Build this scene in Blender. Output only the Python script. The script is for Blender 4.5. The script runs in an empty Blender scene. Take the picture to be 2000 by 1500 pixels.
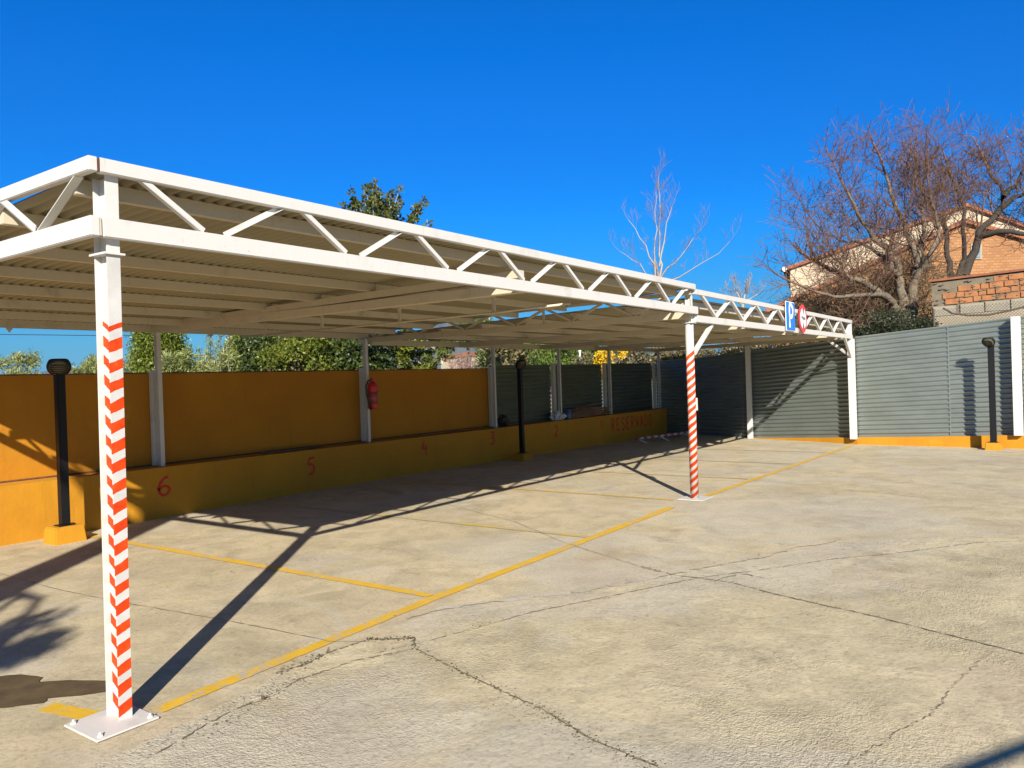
import bpy, math, random
import numpy as np
from mathutils import Vector, Matrix
from math import sin, cos, pi, radians

scene = bpy.context.scene
col = scene.collection
random.seed(7)
RNG = np.random.default_rng(7)

# ------------------------------------------------------------------ camera
CP = Vector((-1.9286, -3.7559, 1.6))
FW = Vector((0.8180538, 0.57510201, -0.00675795))
RT = Vector((0.57462107, -0.81775669, -0.03293372))
UP = Vector((0.0244666, -0.02305829, 0.99943469))
FPX = 1510.83
cd = bpy.data.cameras.new("camera")
cam = bpy.data.objects.new("camera", cd)
col.objects.link(cam)
m = Matrix((RT, UP, -FW)).transposed().to_4x4()
m.translation = CP
cam.matrix_world = m
cd.sensor_width = 36
cd.lens = 36 * FPX / 2000
cd.clip_start = .05
cd.clip_end = 20000
scene.camera = cam

# ------------------------------------------------------------------ light
SUNV = Vector((-3.56, -2.87, 2.38)).normalized()
world = bpy.data.worlds.new("World")
scene.world = world
world.use_nodes = True
nt = world.node_tree
nt.nodes.clear()
sky = nt.nodes.new('ShaderNodeTexSky')
sky.sky_type = 'NISHITA'
sky.sun_disc = False
sky.sun_elevation = math.asin(SUNV.z)
sky.sun_rotation = math.atan2(SUNV.x, SUNV.y)
sky.altitude = 300
sky.air_density = 1.0
sky.dust_density = 0.25
sky.ozone_density = 3.0
hs = nt.nodes.new('ShaderNodeHueSaturation')
hs.inputs['Saturation'].default_value = 1.45
hs.inputs['Value'].default_value = 1.0
tint = nt.nodes.new('ShaderNodeMix'); tint.data_type = 'RGBA'; tint.blend_type = 'MULTIPLY'
tint.inputs[0].default_value = 1.0
tint.inputs[7].default_value = (0.45, 0.90, 1.15, 1)
bg = nt.nodes.new('ShaderNodeBackground')
bg.inputs['Strength'].default_value = 0.070
out = nt.nodes.new('ShaderNodeOutputWorld')
nt.links.new(sky.outputs[0], hs.inputs['Color'])
nt.links.new(hs.outputs[0], tint.inputs[6])
tcw = nt.nodes.new('ShaderNodeTexCoord'); sxyz = nt.nodes.new('ShaderNodeSeparateXYZ')
nt.links.new(tcw.outputs['Generated'], sxyz.inputs[0])
rw = nt.nodes.new('ShaderNodeValToRGB'); rw.color_ramp.interpolation = 'EASE'
for i_, (p_, c_) in enumerate([(0.03, (.42, .50, .58)), (0.22, (.22, .80, 1.0)), (0.42, (1, .98, 1.14)), (0.66, (.85, .62, .55))]):
    if i_ > 1: rw.color_ramp.elements.new(p_)
    rw.color_ramp.elements[i_].position = p_; rw.color_ramp.elements[i_].color = (*c_, 1)
nt.links.new(sxyz.outputs[2], rw.inputs[0])
deep = nt.nodes.new('ShaderNodeMix'); deep.data_type = 'RGBA'; deep.blend_type = 'MULTIPLY'; deep.inputs[0].default_value = 1.0
nt.links.new(tint.outputs[2], deep.inputs[6]); nt.links.new(rw.outputs[0], deep.inputs[7])
nt.links.new(deep.outputs[2], bg.inputs[0])
nt.links.new(bg.outputs[0], out.inputs[0])
sd = bpy.data.lights.new("sun", 'SUN')
sd.energy = 5.0
sd.angle = radians(0.5)
sd.color = (1.0, 0.94, 0.83)
sun = bpy.data.objects.new("sun", sd)
sun.rotation_euler = SUNV.to_track_quat('Z', 'Y').to_euler()
sun.location = (0, 0, 30)
col.objects.link(sun)
vs = scene.view_settings
vs.view_transform = 'Standard'; vs.look = 'None'; vs.gamma = 1; vs.exposure = 0.85

# ------------------------------------------------------------------ helpers
def at(px, py, D):
    """point seen at photo pixel (px,py) at forward distance D metres"""
    return CP + (FW + RT * ((px - 1000) / FPX) - UP * ((py - 750) / FPX)) * D

def tag(o, label=None, cat=None, group=None, kind=None):
    if label: o['label'] = label
    if cat: o['category'] = cat
    if group: o['group'] = group
    if kind: o['kind'] = kind
    return o

def empty(name, loc=(0, 0, 0)):
    o = bpy.data.objects.new(name, None)
    o.location = loc
    o.empty_display_size = .2
    col.objects.link(o)
    return o

def setparent(o, p):
    o.parent = p
    if p is not None:
        o.matrix_parent_inverse = Matrix.Translation(-Vector(p.location))

class MB:
    def __init__(s): s.v = []; s.f = []; s.smooth = False
    def add(s, vs_, fs):
        n = len(s.v); s.v += [tuple(v) for v in vs_]; s.f += [tuple(i + n for i in f) for f in fs]
    def box(s, x0, x1, y0, y1, z0, z1):
        s.add([(x0,y0,z0),(x1,y0,z0),(x1,y1,z0),(x0,y1,z0),(x0,y0,z1),(x1,y0,z1),(x1,y1,z1),(x0,y1,z1)],
              [(0,3,2,1),(4,5,6,7),(0,1,5,4),(1,2,6,5),(2,3,7,6),(3,0,4,7)]); return s
    def bar(s, a, b, w, h, up=(0, 0, 1)):
        """rectangular bar a->b; w sideways, h along up"""
        a = Vector(a); b = Vector(b); d = (b - a).normalized(); up = Vector(up)
        sd_ = d.cross(up)
        if sd_.length < 1e-4: sd_ = d.cross(Vector((1, 0, 0)))
        sd_.normalize(); u = sd_.cross(d).normalized()
        vs_ = []
        for p in (a, b):
            for i, j in ((-1, -1), (1, -1), (1, 1), (-1, 1)):
                vs_.append(p + sd_ * (i * w / 2) + u * (j * h / 2))
        s.add(vs_, [(0,1,2,3),(7,6,5,4),(0,4,5,1),(1,5,6,2),(2,6,7,3),(3,7,4,0)]); return s
    def angle(s, a, b, w, t, up, flip=1):
        """L-section bar"""
        a = Vector(a); b = Vector(b); d = (b - a).normalized(); up = Vector(up).normalized()
        sd_ = d.cross(up).normalized() * flip
        s.bar(a, b, w, t, up)
        s.bar(a + up * (w / 2) + sd_ * (w / 2 - t / 2), b + up * (w / 2) + sd_ * (w / 2 - t / 2), t, w - t, up); return s
    def tube(s, pts, rad, n=8, caps=True):
        pts = [Vector(p) for p in pts]
        if not isinstance(rad, (list, tuple)): rad = [rad] * len(pts)
        base = len(s.v); prev = None
        for i, p in enumerate(pts):
            if i == 0: d = pts[1] - pts[0]
            elif i == len(pts) - 1: d = pts[-1] - pts[-2]
            else: d = pts[i + 1] - pts[i - 1]
            d.normalize()
            if prev is None:
                prev = d.cross(Vector((0.31, 0.17, 1)) if abs(d.z) < .95 else Vector((1, 0.1, 0))).normalized()
            else:
                prev = (prev - d * prev.dot(d)).normalized()
            q = d.cross(prev)
            for k in range(n):
                a = 2 * pi * k / n
                s.v.append(tuple(p + (prev * cos(a) + q * sin(a)) * rad[i]))
        for i in range(len(pts) - 1):
            for k in range(n):
                a0 = base + i * n + k; a1 = base + i * n + (k + 1) % n
                s.f.append((a0, a1, a1 + n, a0 + n))
        if caps:
            s.f.append(tuple(base + k for k in reversed(range(n))))
            s.f.append(tuple(base + (len(pts) - 1) * n + k for k in range(n)))
        return s
    def lathe(s, c, prof, n=24, M=None):
        """prof: list (r,z); optional matrix M applied before translation c"""
        base = len(s.v); c = Vector(c)
        for r, z in prof:
            for k in range(n):
                a = 2 * pi * k / n
                p = Vector((r * cos(a), r * sin(a), z))
                if M: p = M @ p
                s.v.append(tuple(c + p))
        for i in range(len(prof) - 1):
            for k in range(n):
                a0 = base + i * n + k; a1 = base + i * n + (k + 1) % n
                s.f.append((a0, a1, a1 + n, a0 + n))
        s.f.append(tuple(base + k for k in reversed(range(n))))
        s.f.append(tuple(base + (len(prof) - 1) * n + k for k in range(n)))
        return s
    def prism(s, poly, dvec):
        """polygon (list of 3D pts) extruded by dvec"""
        n = len(poly); dvec = Vector(dvec)
        s.add([Vector(p) for p in poly] + [Vector(p) + dvec for p in poly],
              [tuple(range(n)), tuple(range(2 * n - 1, n - 1, -1))] + [(i, i + n, (i + 1) % n + n, (i + 1) % n) for i in range(n)])
        return s
    def build(s, name, mat, parent=None, smooth=False, bevel=0, fixn=True):
        me = bpy.data.meshes.new(name)
        me.from_pydata(s.v, [], s.f); me.update()
        o = bpy.data.objects.new(name, me)
        col.objects.link(o)
        if mat is not None: me.materials.append(mat)
        if fixn:
            import bmesh
            b = bmesh.new(); b.from_mesh(me); bmesh.ops.recalc_face_normals(b, faces=b.faces)
            if bevel:
                bmesh.ops.bevel(b, geom=[e for e in b.edges if len(e.link_faces) == 2 and e.calc_face_angle(0) > .6],
                                offset=bevel, segments=2, affect='EDGES', clamp_overlap=True)
            b.to_mesh(me); b.free()
        if smooth:
            for p in me.polygons: p.use_smooth = True
        setparent(o, parent)
        return o

# ------------------------------------------------------------------ materials
def mat(name):
    m_ = bpy.data.materials.new(name); m_.use_nodes = True
    n = m_.node_tree; b = n.nodes['Principled BSDF']
    return m_, n, b
def N(n, t, **k):
    x = n.nodes.new(t)
    for a, v in k.items(): setattr(x, a, v)
    return x
def noise(n, scale, detail=4, rough=.55, coord='Object', dist=0, stretch=None):
    tc = N(n, 'ShaderNodeTexCoord')
    t = N(n, 'ShaderNodeTexNoise'); t.inputs['Scale'].default_value = scale
    t.inputs['Detail'].default_value = detail; t.inputs['Roughness'].default_value = rough
    t.inputs['Distortion'].default_value = dist
    if stretch:
        mp = N(n, 'ShaderNodeMapping'); mp.inputs['Scale'].default_value = stretch
        n.links.new(tc.outputs[coord], mp.inputs[0]); n.links.new(mp.outputs[0], t.inputs['Vector'])
    else: n.links.new(tc.outputs[coord], t.inputs['Vector'])
    return t.outputs['Fac']
def ramp(n, fac, stops):
    r = N(n, 'ShaderNodeValToRGB'); e = r.color_ramp.elements
    while len(e) < len(stops): e.new(.5)
    for i, (p, c) in enumerate(stops):
        e[i].position = p; e[i].color = (*c, 1) if len(c) == 3 else c
    n.links.new(fac, r.inputs[0]); return r.outputs[0]
def mixc(n, fac, a, b, blend='MIX'):
    x = N(n, 'ShaderNodeMix'); x.data_type = 'RGBA'; x.blend_type = blend
    if isinstance(fac, (int, float)): x.inputs[0].default_value = fac
    else: n.links.new(fac, x.inputs[0])
    for i, c in ((6, a), (7, b)):
        if isinstance(c, tuple): x.inputs[i].default_value = (*c, 1)
        else: n.links.new(c, x.inputs[i])
    return x.outputs[2]
def math_(n, op, a, b=None, clamp=False):
    x = N(n, 'ShaderNodeMath', operation=op); x.use_clamp = clamp
    for i, c in enumerate((a, b)):
        if c is None: continue
        if isinstance(c, (int, float)): x.inputs[i].default_value = c
        else: n.links.new(c, x.inputs[i])
    return x.outputs[0]
def bump(n, b, h, strength, dist, prev=None):
    x = N(n, 'ShaderNodeBump'); x.inputs['Strength'].default_value = strength; x.inputs['Distance'].default_value = dist
    n.links.new(h, x.inputs['Height'])
    if prev: n.links.new(prev, x.inputs['Normal'])
    n.links.new(x.outputs[0], b.inputs['Normal']); return x.outputs[0]

def simple(name, c, rough=.6, metal=0, var=.12, scale=8, bmp=0, spec=.5, c2=None, stretch=None, detail=5):
    m_, n, b = mat(name)
    f = noise(n, scale, detail, .6, stretch=stretch)
    lo = c2 if c2 else tuple(x * (1 - var) for x in c)
    n.links.new(ramp(n, f, [(.3, lo), (.7, c)]), b.inputs['Base Color'])
    b.inputs['Roughness'].default_value = rough; b.inputs['Metallic'].default_value = metal
    b.inputs['Specular IOR Level'].default_value = spec
    if bmp: bump(n, b, noise(n, scale * 6, 4), bmp, .01)
    return m_

M = {}
def steel(name, c=(.78, .76, .71), dirt=(.46, .42, .34), amt=.62):
    m_, n, b = mat(name)
    f = noise(n, 3.5, 6, .65); g = noise(n, 45, 3, .7)
    c1 = mixc(n, ramp(n, f, [(amt, (0, 0, 0)), (amt + .18, (1, 1, 1))]), c, tuple(.5 * (a + d) for a, d in zip(c, dirt)))
    c2 = mixc(n, ramp(n, g, [(.70, (0, 0, 0)), (.80, (.8, .8, .8))]), c1, dirt)
    rs1 = noise(n, 26, 5, .75); rs2 = noise(n, 2.3, 3, .6)
    rk = math_(n, 'MULTIPLY', ramp(n, rs1, [(.66, (0, 0, 0)), (.70, (1, 1, 1))]), ramp(n, rs2, [(.50, (0, 0, 0)), (.60, (1, 1, 1))]))
    c2 = mixc(n, math_(n, 'MULTIPLY', rk, .75), c2, (.22, .095, .04))
    drip = noise(n, 30, 4, .7, stretch=(1, 1, .05))
    c2 = mixc(n, math_(n, 'MULTIPLY', ramp(n, drip, [(.60, (0, 0, 0)), (.72, (1, 1, 1))]), .28), c2, dirt)
    n.links.new(c2, b.inputs['Base Color'])
    b.inputs['Roughness'].default_value = .5
    bump(n, b, noise(n, 30, 3), .15, .004)
    return m_
M['white'] = steel('white_paint', (.57, .545, .50), (.36, .31, .24), .58)
M['shade_white'] = steel('shade_white_steel', (.53, .46, .335), (.22, .15, .08), .58)  # same white paint, with the shade under the roof put into a beige tone
M['rust'] = simple('rust', (.16, .06, .03), .9, 0, .5, 20)

def stripes(name, mode):
    m_, n, b = mat(name)
    tc = N(n, 'ShaderNodeTexCoord'); sp = N(n, 'ShaderNodeSeparateXYZ'); n.links.new(tc.outputs['Object'], sp.inputs[0])
    x, y, z = sp.outputs
    if mode == 'helix':
        ang = math_(n, 'ARCTAN2', y, x)
        lat = math_(n, 'MULTIPLY', ang, .040)
        # atan2 jumps by 2 pi on the hidden side only
    elif mode == 'front': lat = math_(n, 'MULTIPLY', x, .42)
    else: lat = math_(n, 'MULTIPLY', y, .55)
    wob = math_(n, 'MULTIPLY', math_(n, 'SUBTRACT', noise(n, 7, 4), .5), .028)
    t = math_(n, 'ADD', math_(n, 'SUBTRACT', z, lat), wob)
    fr = math_(n, 'FRACT', math_(n, 'DIVIDE', t, .0975))
    msk = math_(n, 'GREATER_THAN', fr, math_(n, 'ADD', .36, math_(n, 'MULTIPLY', noise(n, 5, 4, .7), .22)))
    top = math_(n, 'LESS_THAN', t, 1.925 if mode != 'helix' else 1.90)
    bot = math_(n, 'GREATER_THAN', t, .03)
    msk = math_(n, 'MULTIPLY', math_(n, 'MULTIPLY', msk, top), bot)
    f = noise(n, 6, 5, .7)
    wht = ramp(n, f, [(.35, (.46, .44, .405)), (.7, (.56, .54, .50))])
    red = ramp(n, noise(n, 14, 5, .7), [(.3, (.46, .028, .002)), (.62, (.62, .058, .003)), (.8, (.60, .12, .04))])
    n.links.new(mixc(n, msk, wht, red), b.inputs['Base Color'])
    b.inputs['Roughness'].default_value = .6; b.inputs['Specular IOR Level'].default_value = .25
    bump(n, b, noise(n, 40, 3), .15, .003)
    return m_
M['st_front'] = stripes('stripes_flange', 'front')
M['st_web'] = stripes('stripes_web', 'web')
M['st_pipe'] = stripes('stripes_pipe', 'helix')

def ochre(name, c, c2, patch):
    m_, n, b = mat(name)
    f = noise(n, 1.1, 7, .62); g = noise(n, 14, 5, .7)
    a = ramp(n, f, [(.35, c2), (.62, c)])
    a = mixc(n, ramp(n, g, [(.62, (0, 0, 0)), (.85, (.45, .45, .45))]), a, patch)
    st = noise(n, 9, 6, .7, stretch=(1, 1, .07))
    a = mixc(n, math_(n, 'MULTIPLY', ramp(n, st, [(.56, (0, 0, 0)), (.72, (1, 1, 1))]), .38), a, tuple(x * .62 for x in c2))
    sc = noise(n, 2.2, 8, .75, dist=.8)
    a = mixc(n, math_(n, 'MULTIPLY', ramp(n, sc, [(.60, (0, 0, 0)), (.66, (1, 1, 1))]), .30), a, tuple(min(1, x * 1.25 + .02) for x in c))
    n.links.new(a, b.inputs['Base Color']); b.inputs['Roughness'].default_value = .85
    h = bump(n, b, noise(n, 60, 5, .7), .35, .006)
    bump(n, b, noise(n, 4, 4), .35, .03, h)
    return m_
M['yellow'] = ochre('yellow_render', (.495, .218, .003), (.43, .18, .003), (.31, .13, .010))
M['orange'] = ochre('orange_panel_paint', (.44, .178, .002), (.385, .15, .002), (.34, .125, .003))
M['kerbtop'] = ochre('ledge_paint', (.36, .13, .02), (.26, .08, .015), (.16, .07, .02))

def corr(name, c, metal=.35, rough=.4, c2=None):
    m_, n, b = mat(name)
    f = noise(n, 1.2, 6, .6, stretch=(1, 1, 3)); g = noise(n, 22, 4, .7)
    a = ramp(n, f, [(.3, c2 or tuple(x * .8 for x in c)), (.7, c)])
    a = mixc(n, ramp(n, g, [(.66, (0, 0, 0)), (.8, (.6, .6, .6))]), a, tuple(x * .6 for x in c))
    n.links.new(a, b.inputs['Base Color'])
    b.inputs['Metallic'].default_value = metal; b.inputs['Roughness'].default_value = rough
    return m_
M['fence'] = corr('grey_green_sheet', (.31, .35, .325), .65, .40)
M['fence_shade'] = corr('shaded_green_sheet', (.16, .19, .145), .6, .42)  # rear fence sheets: deep shade under the carport put into the colour
M['sheet'] = corr('roof_sheet_paint', (.31, .27, .165), .1, .5)
M['dark'] = simple('black_lamp_paint', (.008, .008, .009), .5, 0, .3, 12, spec=.25)
M['louvre'] = simple('lamp_louvre', (.10, .09, .05), .4, 0, .3, 20)
M['redpaint'] = simple('red_brush_paint', (.62, .035, .012), .8, 0, .35, 30)
M['redext'] = simple('extinguisher_red', (.62, .02, .015), .3, 0, .1, 10)
M['rubber'] = simple('black_rubber', (.02, .02, .02), .6)
M['yline'] = None

# ---- concrete
def concrete(name, c, c2, rough_amt, seed=0, bmps=1.0):
    m_, n, b = mat(name)
    tc = N(n, 'ShaderNodeTexCoord')
    mp = N(n, 'ShaderNodeMapping'); mp.inputs['Location'].default_value = (seed * 7.3, seed * 3.1, 0)
    n.links.new(tc.outputs['Object'], mp.inputs[0])
    def nz(s, d=5, r=.6, di=0, kind='FBM'):
        t = N(n, 'ShaderNodeTexNoise'); t.inputs['Scale'].default_value = s; t.inputs['Detail'].default_value = d
        t.inputs['Roughness'].default_value = r; t.inputs['Distortion'].default_value = di
        n.links.new(mp.outputs[0], t.inputs['Vector']); return t.outputs['Fac']
    big = nz(.55, 6, .62, .4); med = nz(2.6, 7, .68, .5); fine = nz(38, 6, .72); grit = nz(150, 3, .8)
    a = ramp(n, big, [(.32, c2), (.5, c), (.68, tuple(min(1, x * 1.10) for x in c))])
    a = mixc(n, math_(n, 'MULTIPLY', ramp(n, med, [(.42, (1, 1, 1)), (.56, (0, 0, 0))]), .42), a, tuple(x * .72 for x in c2))
    a = mixc(n, math_(n, 'MULTIPLY', ramp(n, nz(1.3, 8, .7, 1.0), [(.60, (0, 0, 0)), (.68, (1, 1, 1))]), .38), a, (.52, .50, .44))
    blot = nz(3.6, 9, .78, 1.6)
    a = mixc(n, math_(n, 'MULTIPLY', ramp(n, blot, [(.36, (1, 1, 1)), (.43, (0, 0, 0))]), .5), a, tuple(x * .66 for x in c2))
    a = mixc(n, math_(n, 'MULTIPLY', ramp(n, blot, [(.60, (0, 0, 0)), (.67, (1, 1, 1))]), .5), a, tuple(min(1, x * 1.22) for x in c))
    a = mixc(n, math_(n, 'MULTIPLY', ramp(n, nz(.42, 7, .68, .9), [(.48, (0, 0, 0)), (.58, (1, 1, 1))]), .42), a, (.50, .47, .40))
    # pinkish and grey-green casts
    a = mixc(n, math_(n, 'MULTIPLY', ramp(n, nz(.8, 4, .6), [(.5, (0, 0, 0)), (.66, (1, 1, 1))]), .3), a, (.44, .33, .245))
    # dark specks, stains
    a = mixc(n, math_(n, 'MULTIPLY', ramp(n, nz(7, 6, .75, .3), [(.28, (1, 1, 1)), (.36, (0, 0, 0))]), .55), a, (.17, .15, .11))
    a = mixc(n, ramp(n, fine, [(.3, (.6, .6, .6)), (.5, (0, 0, 0))]), a, tuple(x * .5 for x in c2))
    a = mixc(n, ramp(n, grit, [(.64, (0, 0, 0)), (.82, (.5, .5, .5))]), a, (.62, .58, .50))
    a = mixc(n, 1.0, a, ramp(n, nz(.9, 9, .72, 1.2), [(.30, (.74, .74, .76)), (.48, (1, 1, 1)), (.62, (1, 1, 1)), (.75, (1.14, 1.12, 1.08))]), 'MULTIPLY')
    n.links.new(a, b.inputs['Base Color']); b.inputs['Roughness'].default_value = .9
    b.inputs['Specular IOR Level'].default_value = .25
    # roughness patches: exposed pebbly surface in some areas
    vor = N(n, 'ShaderNodeTexVoronoi'); vor.inputs['Scale'].default_value = 70
    wn = N(n, 'ShaderNodeTexNoise'); wn.inputs['Scale'].default_value = 20; n.links.new(mp.outputs[0], wn.inputs['Vector'])
    wm = mixc(n, .06, mp.outputs[0], wn.outputs['Color']); n.links.new(wm, vor.inputs['Vector'])
    patch = ramp(n, nz(.75, 5, .6, .6), [(.46, (0, 0, 0)), (.60, (1, 1, 1))])
    h1 = math_(n, 'MULTIPLY', math_(n, 'MULTIPLY', vor.outputs['Distance'], patch), rough_amt)
    h2 = math_(n, 'MULTIPLY', fine, .5)
    h3 = math_(n, 'MULTIPLY', nz(11, 5, .7, .5), .8)
    h = math_(n, 'ADD', math_(n, 'ADD', math_(n, 'ADD', h1, h2), h3), math_(n, 'MULTIPLY', math_(n, 'MULTIPLY', nz(95, 4, .8), math_(n, 'ADD', patch, .35)), .55))
    p = bump(n, b, h, .55 * bmps, .012)
    bump(n, b, nz(2.2, 4, .6), .25 * bmps, .05, p)
    return m_
M['slab'] = concrete('concrete_bays', (.53, .44, .28), (.445, .37, .23), .35, 0, .8)
M['apron'] = concrete('concrete_apron', (.555, .465, .295), (.47, .39, .24), .8, 3, 1.2)
M['crack'] = simple('crack_dirt', (.10, .08, .05), .95, 0, .4, 12, c2=(.26, .21, .135))
M['palecement'] = concrete('pale_cement', (.54, .46, .32), (.47, .39, .27), .3, 5, .7)
M['moss'] = simple('moss_dirt', (.07, .07, .025), .95, 0, .5, 40)
M['wet'] = simple('oil_stain', (.125, .080, .030), .85, 0, .4, 5, c2=(.050, .032, .012), detail=6)

def linepaint(name, c, worn):
    m_, n, b = mat(name)
    base = ramp(n, noise(n, 5, 5), [(.3, tuple(x * .85 for x in c)), (.7, c)])
    f = noise(n, 16, 7, .75, dist=.5); g = noise(n, 2, 4)
    w = ramp(n, math_(n, 'ADD', math_(n, 'MULTIPLY', f, .7), math_(n, 'MULTIPLY', g, .4)), [(worn, (0, 0, 0)), (worn + .08, (1, 1, 1))])
    n.links.new(mixc(n, w, base, (.40, .34, .25)), b.inputs['Base Color'])
    b.inputs['Roughness'].default_value = .8
    bump(n, b, noise(n, 38, 6, .7), .4, .008)
    return m_
M['yline'] = linepaint('yellow_line_paint', (.68, .40, .02), .565)
M['yline2'] = linepaint('faded_line_paint', (.58, .40, .06), .50)

def leafmat(name, cols, scale=3.0, trans=.25, rough=.45):
    m_, n, b = mat(name)
    f = noise(n, scale, 3, .7); g = noise(n, scale * 9, 2, .6)
    t = math_(n, 'ADD', math_(n, 'MULTIPLY', f, .55), math_(n, 'MULTIPLY', g, .45))
    k = len(cols)
    stops = [(.33 + .34 * i / (k - 1), c) for i, c in enumerate(cols)]
    cc = ramp(n, t, stops)
    n.links.new(cc, b.inputs['Base Color']); b.inputs['Roughness'].default_value = rough
    tr = N(n, 'ShaderNodeBsdfTranslucent'); n.links.new(cc, tr.inputs[0])
    mx = N(n, 'ShaderNodeMixShader'); mx.inputs[0].default_value = trans
    o = n.nodes['Material Output']
    n.links.new(b.outputs[0], mx.inputs[1]); n.links.new(tr.outputs[0], mx.inputs[2]); n.links.new(mx.outputs[0], o.inputs[0])
    return m_
M['cypress'] = leafmat('cypress_leaf', [(.07, .10, .008), (.135, .17, .014), (.20, .23, .02)], 2)
M['olive'] = leafmat('olive_leaf', [(.11, .14, .04), (.24, .27, .08), (.46, .45, .20)], 4)
M['darkleaf'] = leafmat('dark_leaf', [(.010, .022, .006), (.04, .065, .012), (.15, .17, .025)], 2, .2)
M['yelleaf'] = leafmat('yellow_green_leaf', [(.035, .055, .006), (.12, .15, .014), (.26, .26, .03)], 3)
M['magnolia'] = leafmat('magnolia_leaf', [(.030, .050, .012), (.075, .10, .02), (.20, .13, .035)], 6, .15, .3)
M['pine'] = leafmat('pine_leaf', [(.06, .10, .015), (.13, .19, .03), (.26, .31, .06)], 3)
M['mimosa'] = leafmat('mimosa_flower', [(.45, .28, .01), (.72, .48, .015), (.80, .60, .05)], 5)
M['ivy'] = leafmat('dry_ivy_leaf', [(.05, .06, .02), (.18, .15, .07), (.42, .34, .20)], 7)
M['ivydark'] = leafmat('dark_ivy_leaf', [(.012, .02, .008), (.04, .05, .02), (.12, .12, .06)], 6)
M['dryleaf'] = leafmat('dry_hedge_leaf', [(.10, .09, .03), (.22, .18, .07), (.34, .27, .13)], 3)
M['bark'] = simple('bark', (.20, .155, .10), .9, 0, .5, 18, .6, c2=(.09, .07, .05))
M['barkpale'] = simple('pale_bark', (.40, .36, .30), .8, 0, .3, 22, .3)
M['barkdark'] = simple('dark_bark', (.055, .042, .03), .9, 0, .5, 18, .6)
M['twig'] = simple('twig_bark', (.20, .105, .065), .85, 0, .4, 8, c2=(.09, .05, .03))
M['vine'] = simple('vine_twig', (.22, .14, .07), .85, 0, .5, 5)

def brickmat(name, c1, c2, mortar, bw, bh, msize, rot=None):
    m_, n, b = mat(name)
    tc = N(n, 'ShaderNodeTexCoord'); mp = N(n, 'ShaderNodeMapping')
    n.links.new(tc.outputs['UV'], mp.inputs[0])
    br = N(n, 'ShaderNodeTexBrick'); br.inputs['Scale'].default_value = 1
    br.inputs['Brick Width'].default_value = bw; br.inputs['Row Height'].default_value = bh; br.inputs['Mortar Size'].default_value = msize
    br.inputs['Color1'].default_value = (*c1, 1); br.inputs['Color2'].default_value = (*c2, 1); br.inputs['Mortar'].default_value = (*mortar, 1)
    br.inputs['Bias'].default_value = 0
    n.links.new(mp.outputs[0], br.inputs['Vector'])
    a = mixc(n, ramp(n, noise(n, 1.2, 6, .7), [(.35, (.5, .5, .5)), (.6, (0, 0, 0))]), br.outputs[0], tuple(x * .5 for x in c1))
    n.links.new(a, b.inputs['Base Color']); b.inputs['Roughness'].default_value = .9
    bump(n, b, math_(n, 'SUBTRACT', 1.0, br.outputs['Fac']), .6, .01)
    return m_
M['brick'] = brickmat('orange_brick', (.47, .205, .07), (.35, .145, .05), (.24, .15, .08), .30, .11, .020)
M['beige'] = simple('beige_render', (.50, .40, .27), .9, 0, .12, .8, .2)
M['terracotta'] = simple('terracotta', (.34, .12, .055), .85, 0, .4, 6)
M['hollow'] = simple('hollow_brick', (.46, .19, .065), .9, 0, .35, 5, .6, c2=(.30, .12, .05))
M['block'] = simple('concrete_block', (.36, .315, .23), .9, 0, .2, 5, .5)
M['mortar'] = simple('mortar', (.22, .18, .12), .95, 0, .3, 8, .8)
M['palewall'] = simple('pale_wall', (.42, .35, .235), .9, 0, .25, 2, .5)
M['wire'] = simple('rusty_wire', (.10, .08, .06), .8, 0)
M['hose'] = simple('brown_hose', (.09, .055, .04), .6)
M['soil'] = simple('soil', (.20, .17, .10), .95, 0, .4, 1.5, .5, c2=(.10, .10, .05))
M['hill'] = simple('hill_scrub', (.16, .15, .08), .95, 0, .4, .004, 0, c2=(.10, .11, .06), detail=9)
M['blue'] = simple('sign_blue', (.0, .19, .68), .4, 0, .06, 5)
M['signred'] = simple('sign_red', (.62, .05, .06), .45, 0, .1, 5)
M['signwhite'] = simple('sign_white', (.80, .80, .80), .4, 0, .05, 5)
M['signblack'] = simple('sign_black', (.03, .03, .03), .5)
M['signback'] = simple('sign_back', (.25, .10, .09), .5)
M['plasticwhite'] = simple('white_plastic', (.6, .6, .6), .4)
M['plasticblue'] = simple('blue_plastic', (.04, .12, .35), .4)
M['plasticblack'] = simple('black_plastic', (.015, .015, .017), .3)
M['glass'] = simple('window_glass', (.20, .25, .28), .1, 0, .1, 3)

# ------------------------------------------------------------------ ground
def G(u, v=0):
    return -0.12 * min(1, max(0, (u - 7.5) / 9.0))
def hillz(x, y):
    """terrain height far away"""
    d = Vector((x, y)) - Vector((CP.x, CP.y))
    D = d.x * FW.x + d.y * FW.y; L = d.x * RT.x + d.y * RT.y
    r = math.hypot(D, L)
    if D <= 0 or r < 60: return 0
    px = 1000 + FPX * L / D
    def bumpf(c, w, h): return h * math.exp(-((px - c) / w) ** 2)
    far = max(0, min(1, (r - 1500) / 1400))
    z = far * (bumpf(150, 230, 62) + bumpf(880, 75, 122) + bumpf(790, 120, 85) + bumpf(560, 260, 80) + bumpf(1000, 160, 90) + bumpf(-500, 500, 70))
    z *= 1 + .08 * sin(px / 23.) + .05 * sin(px / 7.3 + 1)
    mid = max(0, min(1, (r - 120) / 260)) * max(0, 1 - max(0, r - 380) / 500)
    z += mid * (bumpf(990, 90, 10.5) + bumpf(1120, 150, 9) + bumpf(900, 50, 4.5) + bumpf(1500, 500, 10))
    return z
mb = MB()
radii = [0.01, 10, 30, 60, 90, 120, 160, 200, 260, 320, 380, 460, 560, 700, 900, 1200, 1500, 1800, 2100, 2400, 2700, 2900, 3100, 3300, 3700, 4200, 5000]
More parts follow.
